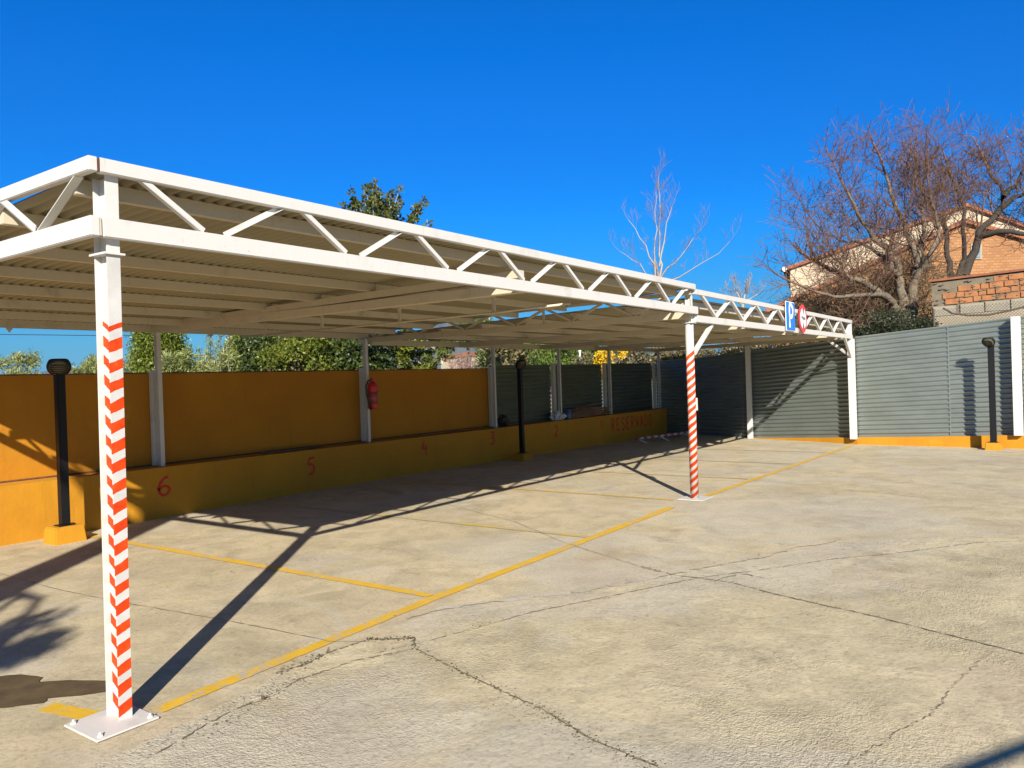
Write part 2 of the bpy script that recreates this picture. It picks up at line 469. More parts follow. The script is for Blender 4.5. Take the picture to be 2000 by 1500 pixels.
A0 = math.atan2(FW.y, FW.x)
NA = 360
angs = [A0 + (k / NA * 2 - 1) * pi for k in range(NA)]
angs = sorted(set([A0 + radians(t * .22) for t in range(-180, 181)] + [A0 + radians(t) for t in range(-180, 180, 6) if abs(t) > 40]))
for r in radii:
    for a in angs:
        x = CP.x + r * cos(a); y = CP.y + r * sin(a)
        h = hillz(x, y)
        if r >= 3700: h *= max(0, 1 - (r - 3300) / 1700)
        mb.v.append((x, y, h - .35))
na = len(angs)
for i in range(len(radii) - 1):
    for k in range(na):
        mb.f.append((i * na + k, i * na + (k + 1) % na, (i + 1) * na + (k + 1) % na, (i + 1) * na + k))
tag(mb.build('terrain', M['hill'], smooth=True), kind='structure')

# main slab
def sheet_grid(name, x0, x1, y0, y1, nx, ny, zf, m_, off):
    b = MB()
    for j in range(ny + 1):
        for i in range(nx + 1):
            x = x0 + (x1 - x0) * i / nx; y = y0 + (y1 - y0) * j / ny
            b.v.append((x, y, zf(x, y) + off))
    for j in range(ny):
        for i in range(nx):
            a = j * (nx + 1) + i
            b.f.append((a, a + 1, a + nx + 2, a + nx + 1))
    return b.build(name, m_)
tag(sheet_grid('ground', -14, 20, -16, 6.4, 68, 24, G, M['slab'], 0), kind='structure')

# outer apron: older, rougher concrete; its ragged edge runs along the bays
edge1 = [(-14, -.5), (-3, -.42), (-.6, -.38), (-.12, -.34), (.20, -.30), (.44, -.27), (.86, -.18), (1.18, -.165), (1.44, -.2), (1.68, -.16), (2.18, -.22), (2.63, -.54), (3.07, -.88),
         (3.75, -1.22), (4.17, -1.42), (4.69, -1.71), (5.14, -1.85), (5.59, -2.15), (6.05, -2.71), (6.58, -3.48), (7.6, -5), (9, -9), (10, -16)]
edge2 = [(1.30, -.44), (1.54, -.54), (1.78, -.62), (2.11, -.72), (2.4, -.8), (2.96, -1.07), (3.79, -1.46), (4.16, -1.75), (4.85, -2.2), (5.28, -2.6), (6.03, -3.15), (6.6, -3.9)]
def resample(pts, step, jit, seed=1):
    rr = random.Random(seed); o = []
    for (a, b) in zip(pts, pts[1:]):
        L = math.hypot(b[0] - a[0], b[1] - a[1]); k = max(1, int(L / step))
        for i in range(k):
            t = i / k
            o.append((a[0] + (b[0] - a[0]) * t + rr.uniform(-jit, jit), a[1] + (b[1] - a[1]) * t + rr.uniform(-jit, jit)))
    o.append(pts[-1]); return o
e1 = resample(edge1, .06, .009, 3)
b = MB()
pts = e1 + [(-14, -16)]
# triangulated strip: edge to far line y=-16
for i, (x, y) in enumerate(e1):
    b.v.append((x, y, .006 + G(x)))
    b.v.append((x * .9 - 1.0 if x > 9 else x, -16.0, .006 + G(x)))
for i in range(len(e1) - 1):
    b.f.append((2 * i, 2 * i + 2, 2 * i + 3, 2 * i + 1))
tag(b.build('concrete_apron', M['apron']), kind='structure')

def ribbon(mb_, pts, w, z, taper=True, jw=.35, seed=1):
    rr = random.Random(seed); n = len(pts); base = len(mb_.v)
    for i, p in enumerate(pts):
        a = pts[max(0, i - 1)]; c = pts[min(n - 1, i + 1)]
        dx, dy = c[0] - a[0], c[1] - a[1]; L = math.hypot(dx, dy) or 1
        ww = w * (1 + rr.uniform(-jw, jw)) * (1 if not taper else min(1, .25 + 4 * min(i, n - 1 - i) / n)) / 2
        zz = z + G(p[0])
        mb_.v.append((p[0] - dy / L * ww, p[1] + dx / L * ww, zz)); mb_.v.append((p[0] + dy / L * ww, p[1] - dx / L * ww, zz))
    for i in range(n - 1):
        k = base + 2 * i; mb_.f.append((k, k + 2, k + 3, k + 1))

# pale worn cement feathering along the seam
pc = MB()
rs = resample([(1.9, -.14), (2.2, -.19), (2.63, -.50), (3.07, -.84), (3.75, -1.17), (4.17, -1.37), (4.69, -1.65), (5.14, -1.78), (5.6, -2.07)], .05, .012, 9)
ribbon(pc, rs, .085, .0085, jw=.75, seed=4)
tag(pc.build('cement_seam', M['palecement']), kind='structure')

cr = MB()
j1 = [(7.4, 7.0 - .65), (6.28, 4.39), (5.75, 2.76), (5.11, 1.22), (4.43, .17), (3.90, -.9), (3.77, -1.25), (3.76, -1.72), (3.60, -2.1), (3.41, -2.75), (3.09, -3.58), (2.7, -5)]
j2 = [(1.06, 5.4), (1.06, 2.87), (1.13, 1.99), (1.25, .9), (1.29, .36), (1.31, -.02), (1.42, -.24)]
j2b = [(1.48, -.59), (1.33, -1.06), (1.15, -1.71), (1.0, -2.07), (.94, -2.39), (.7, -3.4)]
jx = [(1.44, -.21), (1.52, -.33), (1.62, -.45), (1.48, -.59)]
ribbon(cr, resample(j1[:6], .06, .004, 1), .0055, .0095, False, .5)
ribbon(cr, resample(j1[5:], .03, .005, 2), .009, .0115, False, .7)
ribbon(cr, resample(j2, .05, .005, 3), .005, .0095, False, .6)
ribbon(cr, resample(j2b, .015, .004, 4), .009, .0115, False, .9)
ribbon(cr, resample(jx, .015, .006, 5), .012, .0115, True, .9)
ribbon(cr, resample(edge2, .025, .006, 6), .0065, .0115, True, .9)
ribbon(cr, resample([(1.44, -.22), (1.18, -.18), (.95, -.22), (.80, -.17)], .015, .008, 7), .013, .0115, True, .9)
ribbon(cr, resample([(1.48, -.59), (1.30, -.50), (1.15, -.42), (.98, -.40), (.80, -.36), (.62, -.40)], .015, .008, 8), .008, .0115, True, 1)
ribbon(cr, resample([(.62, -.42), (.35, -.40), (.1, -.45), (-.2, -.52)], .03, .01, 18), .006, .0115, True, 1)
ribbon(cr, resample([(3.05, -3.43), (2.71, -3.36), (2.41, -3.3), (2.15, -3.28), (1.93, -3.23), (1.68, -3.14), (1.48, -3.08), (1.36, -3.03), (1.2, -3.05)], .02, .012, 10), .0035, .0115, True, .9)
ribbon(cr, resample([(3.73, -1.6), (3.9, -1.63), (4.05, -1.72), (4.0, -1.9)], .03, .012, 11), .010, .0115, True, 1)
ribbon(cr, resample([(11.5, 4.9), (10.6, 2.4), (9.6, .2), (8.7, -2.2), (7.4, -5)], .08, .008, 12), .007, .0095, False, .5)
tag(cr.build('ground_cracks', M['crack'], fixn=False), kind='structure')

# moss / debris specks along the joints and small leaf crumbs
md = MB()
rr = random.Random(5)
def crumbs(pts, n, spread, smin, smax):
    for _ in range(n):
        i = rr.randrange(len(pts) - 1); t = rr.random()
        x = pts[i][0] * (1 - t) + pts[i + 1][0] * t + rr.gauss(0, spread); y = pts[i][1] * (1 - t) + pts[i + 1][1] * t + rr.gauss(0, spread)
        s = rr.uniform(smin, smax); z = .012 + G(x)
        k = len(md.v); nn = 5
        for q in range(nn):
            a = 2 * pi * q / nn + rr.uniform(-.4, .4); rad = s * rr.uniform(.5, 1)
            md.v.append((x + rad * cos(a), y + rad * sin(a) * .7, z + rr.uniform(0, s * .25)))
        md.f.append(tuple(range(k, k + nn)))
crumbs(j2b, 260, .022, .003, .011); crumbs(jx, 120, .02, .003, .012); crumbs([(1.2, -.18), (.8, -.18)], 110, .03, .003, .012)
crumbs(j1[5:], 110, .02, .003, .010); crumbs(edge2, 120, .02, .003, .009); crumbs([(.8, -.36), (.1, -.5)], 120, .04, .002, .008)
crumbs([(.8, -.30), (.2, -.38), (-.2, -.45)], 380, .05, .0015, .006)
crumbs([(1.15, -1.5), (.94, -2.3)], 300, .09, .0015, .006); crumbs([(1.5, -.3), (3.2, -1.0)], 240, .05, .0015, .005)
crumbs([(1.1, 2.2), (1.16, 1.6)], 30, .02, .004, .012); crumbs([(1.6, 2.2), (2.6, 2.0), (2.9, 1.7)], 50, .04, .003, .011)
crumbs([(0, -1), (6, -3), (12, 3), (5, 3), (2, 1)], 150, .7, .003, .010)
tag(md.build('moss_crumbs', M['moss'], fixn=False), 'dark moss and dirt crumbs gathered along the cracks of the concrete', 'debris', kind='stuff')

rr = random.Random(15)
for (px_, py_, lab, sz) in ((515, 1365, 'curled brown dry leaf on the concrete, nearest the yellow line', .022),):
    p = at(px_, py_, 1); d_ = (p - CP); q = CP + d_ * ((.012 - CP.z) / d_.z); w = MB()
    for k in range(9):
        a = rr.uniform(0, 6.28); L = sz * rr.uniform(.8, 1.4); t0 = Vector((cos(a), sin(a), rr.uniform(.1, .8))).normalized(); sd_ = t0.cross(Vector((0, 0, 1))).normalized() * L * .28
        w.add([q, q + t0 * L * .5 + sd_, q + t0 * L, q + t0 * L * .5 - sd_], [(0, 1, 2, 3)])
    tag(w.build('dry_leaf', simple('dry_leaf', (.16, .085, .04), .8, 0, .4, 60), None, fixn=False), lab, 'leaf')
# stain under the lot's left edge
def blob(name, cx, cy, rx, ry, z, m_, seed, n=60, rot=0):
    r_ = random.Random(seed); b = MB(); ph = [r_.uniform(0, 6) for _ in range(6)]
    for k in range(n):
        a = 2 * pi * k / n
        q = 1 + .16 * sin(3 * a + ph[0]) + .10 * sin(5 * a + ph[1]) + .06 * sin(9 * a + ph[2]) + .04 * sin(17 * a + ph[3])
        x = rx * q * cos(a); y = ry * q * sin(a)
        b.v.append((cx + x * cos(rot) - y * sin(rot), cy + x * sin(rot) + y * cos(rot), z))
    b.f.append(tuple(range(n)))
    return b.build(name, m_)
tag(blob('oil_stain', -.22, 1.02, .62, .25, .005, M['wet'], 4, rot=-.95), kind='structure')

# ---- painted bay lines
def line_strip(a, b_, w, m_, name='parking_line'):
    mb_ = MB(); n = max(2, int(math.hypot(b_[0] - a[0], b_[1] - a[1]) / .05)); pts_ = [(a[0] + (b_[0] - a[0]) * i / n, a[1] + (b_[1] - a[1]) * i / n) for i in range(n + 1)]
    rr_ = random.Random(int(a[0] * 100) + 7)
    dx, dy = b_[0] - a[0], b_[1] - a[1]; L = math.hypot(dx, dy); nx, ny = -dy / L, dx / L
    for p in pts_:
        w1 = w / 2 + rr_.uniform(-.004, .004); w2 = w / 2 + rr_.uniform(-.004, .004)
        z = .0055 + G(p[0]) 
        mb_.v.append((p[0] + nx * w1, p[1] + ny * w1, z)); mb_.v.append((p[0] - nx * w2, p[1] - ny * w2, z))
    for i in range(n): mb_.f.append((2 * i, 2 * i + 2, 2 * i + 3, 2 * i + 1))
    return mb_.build(name, m_, fixn=False)
for a, c, w, mm in [((.17, -.05), (2.42, .03), .095, 'yline'), ((2.42, .03), (6.72, .03), .10, 'yline'), ((7.62, -.02), (16.3, -.05), .09, 'yline'),
                    ((-.10, .50), (-.03, .13), .10, 'yline'), ((2.40, .09), (2.38, 5.15), .085, 'yline'), ((4.76, .09), (4.80, 5.3), .085, 'yline2'),
                    ((7.2, .22), (7.3, 5.3), .07, 'yline'), ((9.6, .06), (9.6, 5.3), .07, 'yline2'), ((12.0, .05), (12.0, 5.3), .07, 'yline2'), ((14.4, .04), (14.4, 5.2), .07, 'yline2')]:
    tag(line_strip(a, c, w, M[mm]), kind='structure')

# ------------------------------------------------------------------ carport, near section
def ipe(mb_, cx, cy, z0, z1, b=.064, h=.12, tf=.007, tw=.006):
    mb_.box(cx - b/2, cx + b/2, cy - h/2, cy - h/2 + tf, z0, z1)
    mb_.box(cx - b/2, cx + b/2, cy + h/2 - tf, cy + h/2, z0, z1)
    mb_.box(cx - tw/2, cx + tw/2, cy - h/2 + tf, cy + h/2 - tf, z0, z1)
CH = 2.335; CHT = 2.43; TB = 2.64; TT = 2.71
def localise(o, origin):
    """move the object's origin so that Object texture coordinates start there (o unparented)"""
    o.data.transform(Matrix.Translation(-Vector(origin))); o.location = Vector(origin)

def sheet_mesh(xa, xb, ya, yb, zf, yb2=None, period=.080, amp=.017, seg=8):
    """roof sheet with ribs along y; the end edge may run to yb; returns MB"""
    mb_ = MB(); n = int((xb - xa) / period * seg)
    for i in range(n + 1):
        x = xa + (xb - xa) * i / n
        for k in range(9):
            y = ya + (yb - ya) * k / 8
            mb_.v.append((x, y, zf(y) + amp * sin(2 * pi * (x - xa) / period)))
    for i in range(n):
        for k in range(8):
            a = i * 9 + k; mb_.f.append((a, a + 9, a + 10, a + 1))
    return mb_

cp = tag(empty('carport', (0, 0, 0)), 'nearer carport section with white steel trusses and a striped I-beam corner post', 'carport', 'carport sections')
# near corner post
post = MB(); ipe(post, .030, .020, .010, 2.27)
cxp, cyp = .030, .020
f = MB(); f.box(cxp - .032, cxp + .032, cyp - .06, cyp - .053, .01, 2.262)
o = f.build('post', None, None); o.data.materials.append(M['st_front']); localise(o, (cxp, cyp, 0)); setparent(o, cp)
o['label'] = 'corner post with red and white slanted stripes'
P0 = o
w = MB(); w.box(cxp - .003, cxp + .003, cyp - .053, cyp + .053, .01, 2.262)
o = w.build('web', M['st_web'], None); localise(o, (cxp, cyp, 0)); setparent(o, P0)
w = MB(); w.box(cxp - .032, cxp + .032, cyp + .053, cyp + .06, .01, 2.262)
o = w.build('rear_flange', M['white'], P0)
w = MB(); w.box(-.17, .13, -.16, .15, .007, .017)
pl = w.build('base_plate', M['white'], P0, bevel=.002)
for q in ((-.14, -.13), (.10, -.13), (-.14, .12), (.10, .12)):
    w = MB(); w.lathe((q[0], q[1], .016), [(.013, 0), (.013, .010), (.006, .011), (.006, .022)], 6)
    w.build('bolt', M['white'], P0)
w = MB(); w.box(cxp - .05, cxp + .05, cyp - .075, cyp + .075, 2.262, 2.272)
w.build('cap_plate', M['white'], P0)
w = MB(); ipe(w, cxp, cyp, 2.272, 2.64, h=.118); w.build('post_head', M['white'], P0)

def chord(a, b_, w_, z0, z1, name, parent, m_='white', open_ends=True):
    """hollow box chord along x or y"""
    mb_ = MB(); mb_.bar((a[0], a[1], (z0 + z1) / 2), (b_[0], b_[1], (z0 + z1) / 2), w_, z1 - z0)
    return mb_.build(name, M[m_], parent, bevel=.004)

P0.location = P0.location + Vector((RT.x, RT.y, 0)) * -.010
P0.rotation_mode = 'QUATERNION'
from mathutils import Quaternion
P0.rotation_quaternion = Quaternion(Vector((0, 0, 1)).cross(Vector((RT.x, RT.y, 0))).normalized(), .0095)

# front truss of the near section
tr = empty('front_truss', (0, -.065, CH)); setparent(tr, cp)
chord((-.030, -.068), (7.42, -.068), .045, CH, CHT, 'lower_chord', tr)
chord((-.035, -.068), (7.36, -.068), .045, TB, TT, 'top_chord', tr)
for k in range(8):
    u = .17 + 1.01 * k
    if u + .34 < 7.3:
        w = MB(); w.angle((u, -.064, TB), (u + .33, -.064, CHT), .030, .004, (.7, 0, .6), 1); w.build('brace', M['white'], tr)
    if u + .87 < 7.4:
        w = MB(); w.angle((u + .49, -.064, CHT), (u + .87, -.064, TB), .030, .004, (-.7, 0, .6), -1); w.build('brace', M['white'], tr)
# left end truss
tl = empty('end_truss', (-.05, 0, CH)); setparent(tl, cp)
chord((-.066, -.090), (-.066, 5.85), .045, CH, CHT, 'lower_chord', tl)
chord((-.066, -.088), (-.066, 5.85), .045, TB, TT, 'top_chord', tl)
k = 0
while .05 + .85 * k < 5.5:
    v = .06 + .85 * k
    w = MB(); w.angle((-.060, v, TB), (-.060, v + .40, CHT), .045, .005, (0, .7, .4), 1); w.build('brace', M['white'], tl)
    w = MB(); w.angle((-.060, v + .44, CHT), (-.060, v + .81, TB), .045, .005, (0, -.7, .4), -1); w.build('brace', M['white'], tl)
    k += 1
w = MB(); w.box(-.044, -.0435, -.05, -.0455, CH + .01, CHT - .01)
# rusty stub end between the two chords at the corner
w = MB(); w.box(-.044, -.036, -.090, -.070, TB + .005, TT - .004); w.build('stub', M['rust'], tr)
w = MB(); w.box(-.0435, -.037, -.090, -.070, CH + .005, CHT - .004); w.build('stub', M['shade_white'], tr)

# boundary truss between the sections, and the intermediate rafter
tb_ = empty('boundary_truss', (7.3, 0, CH)); setparent(tb_, cp)
chord((7.32, -.02), (7.32, 5.85), .06, 2.285, 2.37, 'lower_chord', tb_, 'shade_white')
w = MB(); w.bar((7.32, -.04, 2.605), (7.32, 5.85, 2.545), .05, .05); w.build('top_chord', M['shade_white'], tb_, bevel=.003)
v = .26
while v < 5.5:
    zt = 2.58 - .010 * v
    w = MB(); w.bar((7.32, v + .47 + .01, 2.37), (7.32, v + .03, zt), .045, .028); w.build('brace', M['shade_white'], tb_)
    w = MB(); w.bar((7.32, v + .47 + .03, 2.37), (7.32, v + .92, zt), .045, .028); w.build('brace', M['shade_white'], tb_)
    w = MB(); w.bar((7.32, v + .02, 2.37), (7.32, v + .02, zt), .03, .028, (0, 1, 0)) if 2 < v < 3 else None
    if w: w.build('web_post', M['shade_white'], tb_)
    v += .94
rf = empty('rafter', (3.58, 0, CH)); setparent(rf, cp)
w = MB(); w.bar((3.58, -.045, CH + .045), (3.58, 5.78, CH + .045), .10, .086); w.build('lower_beam', M['shade_white'], rf, bevel=.004)
w = MB(); w.bar((3.58, -.02, 2.495), (3.58, 5.78, 2.425), .09, .072); w.build('upper_beam', M['shade_white'], rf, bevel=.004)
SH1 = lambda y: 2.668 - .0385 * y
for k in range(8):
    v = .16 + .81 * k
    if v > 5.8: break
    for (ua, ub) in ((-.04, 3.60), (3.605, 7.29)):
        w = MB(); zt = SH1(v) - .011
        w.box(ua, ub, v - .024, v + .024, zt - .078, zt)
        w.build('purlin', M['shade_white'], cp, bevel=.003)
rs_ = sheet_mesh(-.02, 7.34, -.03, 5.98, SH1).build('roof_sheet', M['sheet'], cp, smooth=True, fixn=False)
w = MB(); w.bar((-.09, 5.72, 2.395), (7.36, 5.72, 2.395), .06, .095); w.build('eave_beam', M['shade_white'], cp, bevel=.004)
for u in (.75, 1.9, 3.0, 4.4, 5.6, 6.7):
    w = MB(); w.box(u - .02, u + .02, 5.69, 5.75, 2.325, 2.35); w.tube([(u, 5.72, 2.33), (u, 5.72, 2.30)], .012, 6); w.build('bracket', M['shade_white'], cp)
# conduit hanging under the roof
w = MB(); w.tube([(4.45, .02, 2.30), (4.5, 1.0, 2.285), (4.62, 3.0, 2.29), (4.8, 5.6, 2.31)], .012, 8)
cdt = w.build('conduit', M['shade_white'], cp, smooth=True)
for v in (1.0, 2.4, 3.8, 5.0):
    w = MB(); w.box(4.49 + v * .05, 4.52 + v * .05, v - .015, v + .015, 2.29, 2.52); w.build('hanger', M['shade_white'], cdt)
# rear posts and middle round post
for u in (-.06, 3.565, 7.20):
    w = MB(); ipe(w, u, 5.62, .62, 2.34, .055, .07); w.build('post', M['white'], cp)
# round striped post
w = MB(); w.lathe((0, 0, 0), [(.052, .012), (.052, 2.235)], 36)
o = w.build('post', None, None, smooth=False); o.data.materials.append(M['st_pipe'])
for p_ in o.data.polygons: p_.use_smooth = len(p_.vertices) == 4
o.location = (7.38, .02, 0)
# turn the pipe so that the seam of its helix is on the far side
o.rotation_euler = (0, 0, radians(215))
o.parent = cp
o['label'] = 'round post with red and white spiral stripes'
PP = o
w = MB(); w.box(7.21, 7.57, -.15, .18, .006, .016); w.build('base_plate', M['white'], cp, bevel=.002)
w = MB(); w.box(7.31, 7.45, -.05, .09, 2.225, 2.234); w.build('cap_plate', M['white'], cp)
w = MB(); ipe(w, 7.385, .02, 2.236, 2.69, .05, .08); w.build('post_head', M['white'], cp)
w = MB(); w.box(7.436, 7.458, -.03, .0, 1.12, 1.28); tag(w.build('junction_box', M['white'], None, bevel=.003), 'small white box fixed to the side of the spiral striped post', 'junction box')

# ------------------------------------------------------------------ carport, far section
C1 = 2.24; C2 = 2.33; D1 = 2.59; D2 = 2.66
cq = tag(empty('carport', (7.4, 0, 0)), 'farther lower carport section carrying the two round and square signs', 'carport', 'carport sections')
tr = empty('front_truss', (7.4, -.03, C1)); setparent(tr, cq)
chord((7.415, -.035), (16.66, -.035), .045, C1, C2, 'lower_chord', tr)
chord((7.375, -.035), (16.66, -.035), .045, D1, D2, 'top_chord', tr)
for k in range(9):
    u = 7.66 + 1.12 * k
    if u + .5 < 16.6:
        w = MB(); w.angle((u, -.032, D1), (u + .50, -.032, C2), .040, .005, (.7, 0, .6), 1); w.build('brace', M['white'], tr)
        w = MB(); w.angle((u + .53, -.032, C2), (u + 1.09, -.032, D1), .040, .005, (-.7, 0, .6), -1); w.build('brace', M['white'], tr)
w = MB(); w.bar((16.60, -.03, C2), (16.60, -.03, D1), .04, .04, (1, 0, 0)); w.build('web_post', M['white'], tr)
def endu(v): return 16.58 + (18.87 - 16.62) * (v / 5.6)
SH2 = lambda y: 2.545 - .026 * y
for u in (9.75, 12.6, 15.1):
    r_ = empty('rafter', (u, 0, C1)); setparent(r_, cq)
    w = MB(); w.bar((u, -.01, C1 + .045), (u, 5.7, C1 + .045), .09, .088); w.build('lower_beam', M['shade_white'], r_, bevel=.004)
w = MB(); w.bar((16.56, -.01, C1 + .045), (endu(5.6), 5.6, C1 + .045), .08, .088); w.build('end_beam', M['shade_white'], cq, bevel=.004)
for k in range(8):
    v = .12 + .80 * k
    if v > 5.7: break
    w = MB(); zt = SH2(v) - .011
    w.box(7.36, endu(v) + .05, v - .024, v + .024, zt - .085, zt); w.build('purlin', M['shade_white'], cq, bevel=.003)
mb_ = MB(); per = .076; n = int((18.95 - 7.37) / per * 6)
for i in range(n + 1):
    x = 7.37 + (18.95 - 7.37) * i / n
    v0 = .03 if x < 16.62 else max(.03, (x - 16.62) / (18.87 - 16.62) * 5.6)
    for k in range(5):
        y = v0 + (5.9 - v0) * k / 4
        mb_.v.append((x, y, SH2(y) + .009 * sin(2 * pi * x / per)))
for i in range(n):
    for k in range(4):
        a = i * 5 + k; mb_.f.append((a, a + 5, a + 6, a + 1))
mb_.build('roof_sheet', M['sheet'], cq, smooth=True, fixn=False)
w = MB(); w.bar((7.37, 5.66, C1 + .05), (18.95, 5.66, C1 + .05), .06, .098); w.build('eave_beam', M['shade_white'], cq, bevel=.004)
for u in (10.74, 13.28, 15.74, 18.75):
    w = MB(); ipe(w, u, 5.60, .56, C1, .055, .07); w.build('post', M['white'], cq)
# end posts against the metal fence
w = MB(); w.box(16.52, 16.64, -.10, .04, .0, C1); w.box(16.53, 16.63, -.012, .04, C1, D1); w.build('post', M['white'], cq, bevel=.004)
w = MB(); w.box(17.60, 17.70, 2.58, 2.70, G(17.6), C1); w.build('post', M['white'], cq, bevel=.004)
w = MB(); w.bar((7.44, .0, 1.84), (8.13, -.005, 2.26), .05, .05); w.build('knee_brace', M['white'], cq, bevel=.003)
w = MB(); w.bar((16.52, -.03, 1.84), (15.95, -.03, 2.25), .05, .05); w.build('knee_brace', M['white'], cq, bevel=.003)
w = MB(); w.bar((16.60, .04, 1.90), (16.76, .50, 2.25), .05, .05); w.build('knee_brace', M['white'], cq, bevel=.003)

# ------------------------------------------------------------------ walls
YF, YB = 5.45, 5.98
lw = MB()
n = 60; xs = [-3 + (18.9 + 3) * i / n for i in range(n + 1)]
topz = lambda x: .635 - .035 * max(0, (x - 2)) / 17
for x in xs:
    lw.v += [(x, YF, G(x) - .05), (x, YF, topz(x)), (x, YB, topz(x)), (x, YB, G(x) - .05)]
for i in range(n):
    for k in range(3):
        a = 4 * i + k; lw.f.append((a, a + 4, a + 5, a + 1))
lw.f.append((0, 1, 2, 3)); lw.f.append((4 * n, 4 * n + 3, 4 * n + 2, 4 * n + 1))
LW = tag(lw.build('low_wall', M['yellow'], bevel=0), 'low yellow rendered wall with red painted bay numbers, under the orange panels', 'wall')
lt = MB(); lt.box(-3, 18.9, YF + .02, YB - .21, .0, .004)
for i, vv in enumerate(lt.v):
    lt.v[i] = (vv[0], vv[1], vv[2] + topz(vv[0]) + .001)
lt.build('ledge_top', M['kerbtop'], LW)

# brush-painted characters on the low wall
GLY = {
 '6': [[(.75, .95), (.45, .85), (.2, .55), (.15, .25), (.35, .02), (.65, .05), (.8, .28), (.6, .48), (.3, .42), (.17, .28)]],
 '5': [[(.8, .95), (.35, .93)], [(.35, .93), (.3, .6), (.6, .58), (.78, .35), (.65, .08), (.3, .03)]],
 '4': [[(.4, .98), (.15, .5), (.75, .45)], [(.65, .75), (.6, .0)]],
 '3': [[(.2, .92), (.6, .95), (.7, .75), (.4, .55), (.72, .35), (.6, .06), (.2, .03)]],
 '2': [[(.2, .8), (.45, .98), (.72, .75), (.5, .4), (.2, .05), (.75, .05)]],
 '1': [[(.35, .75), (.55, .97), (.55, .0)]],
 'R': [[(.15, 0), (.15, 1), (.6, .95), (.7, .7), (.55, .52), (.15, .48)], [(.35, .5), (.75, 0)]],
 'E': [[(.75, 1), (.15, .97), (.15, .02), (.75, 0)], [(.15, .5), (.6, .52)]],
 'S': [[(.75, .9), (.45, 1), (.18, .8), (.3, .55), (.65, .42), (.75, .2), (.5, .0), (.15, .1)]],
 'V': [[(.1, 1), (.42, 0), (.8, 1)]],
 'A': [[(.08, 0), (.42, 1), (.78, 0)], [(.2, .38), (.65, .38)]],
 'D': [[(.15, 0), (.15, 1), (.5, .93), (.78, .55), (.6, .1), (.15, 0)]],
 'O': [[(.45, 1), (.15, .7), (.15, .3), (.42, 0), (.72, .3), (.72, .7), (.45, 1)]],
 'P': [[(.2, 0), (.2, 1), (.62, .97), (.78, .75), (.6, .52), (.2, .5)]],
}
def strokes(mb_, ch, x0, z0, w_, h_, th, y, seed=0, hgap=True):
    rr_ = random.Random(seed)
    for pl_ in GLY[ch]:
        # Catmull-Rom smoothing
        P = [Vector((a, b_)) for a, b_ in pl_]; Q = []
        for i in range(len(P) - 1):
            p0 = P[max(0, i - 1)]; p1 = P[i]; p2 = P[i + 1]; p3 = P[min(len(P) - 1, i + 2)]
            for s in range(6):
                t = s / 6
                Q.append(.5 * ((2 * p1) + (p2 - p0) * t + (2 * p0 - 5 * p1 + 4 * p2 - p3) * t * t + (3 * p1 - p0 - 3 * p2 + p3) * t ** 3) if ch not in 'REVAD14' else p1.lerp(p2, t))
        Q.append(P[-1]); base = len(mb_.v)
        for i, q in enumerate(Q):
            a = Q[max(0, i - 1)]; c = Q[min(len(Q) - 1, i + 1)]; d = Vector(((c.x - a.x) * w_, (c.y - a.y) * h_)); d.normalize()
            t_ = th / 2 * rr_.uniform(.75, 1.25)
            x = x0 + q.x * w_; z = z0 + q.y * h_
            mb_.v.append((x - d.y * t_, y, z + d.x * t_)); mb_.v.append((x + d.y * t_, y, z - d.x * t_))
        for i in range(len(Q) - 1):
            k = base + 2 * i; mb_.f.append((k, k + 2, k + 3, k + 1))
for ch, u, z, h in [('6', 3.49, .40, .24), ('5', 5.83, .39, .26), ('4', 8.41, .42, .24), ('3', 10.43, .44, .25), ('2', 12.84, .40, .24), ('1', 14.95, .38, .26)]:
    w = MB(); strokes(w, ch, u - .11, z - h / 2, .22, h, .034, YF - .003, seed=ord(ch))
    o = w.build('painted_number', M['redpaint'], LW, fixn=False); o['label'] = 'red brush-painted number ' + ch
w = MB()
for i, ch in enumerate('RESERVADO'):
    strokes(w, ch, 15.45 + i * .275, .19, .24, .31, .044, YF - .003, seed=i)
w.build('painted_word', M['redpaint'], LW, fixn=False)['label'] = 'red brush-painted word RESERVADO'
# faint scribble beside the 6
w = MB()
for i, ch in enumerate('SRSO'): strokes(w, ch, 3.95 + i * .12, .26, .10, .055, .010, YF - .003, seed=i + 30)
w.build('faded_scribble', simple('faded_scribble', (.48, .24, .04), .9), LW, fixn=False)

# orange panel wall
PW = tag(empty('panel_wall', (3.6, 5.8, .6)), 'smooth orange painted panel wall standing on the low yellow wall', 'wall')
for a, c in ((-3.0, -.05), (-.03, 3.53), (3.55, 7.24), (7.26, 10.82)):
    w = MB(); w.box(a, c, 5.78, 5.83, .60 if a < 5 else .61, 1.818); w.build('panel', M['orange'], PW, bevel=.003)
    w = MB(); w.box(a, c, 5.77, 5.84, 1.820, 1.834); w.build('coping_strip', M['rust'], PW)
w = MB()
for (xa, xb) in ((-3.0, 10.78),):
    w.box(xa, xb, 5.768, 5.777, .638, .655)
w.build('base_gap', M['rust'], PW)
for u in (-.04, 3.56, 7.22, 10.80):
    w = MB(); w.box(u - .045, u + .045, 5.70, 5.765, .64, 1.86); w.build('pilaster', M['white'], PW, bevel=.003)

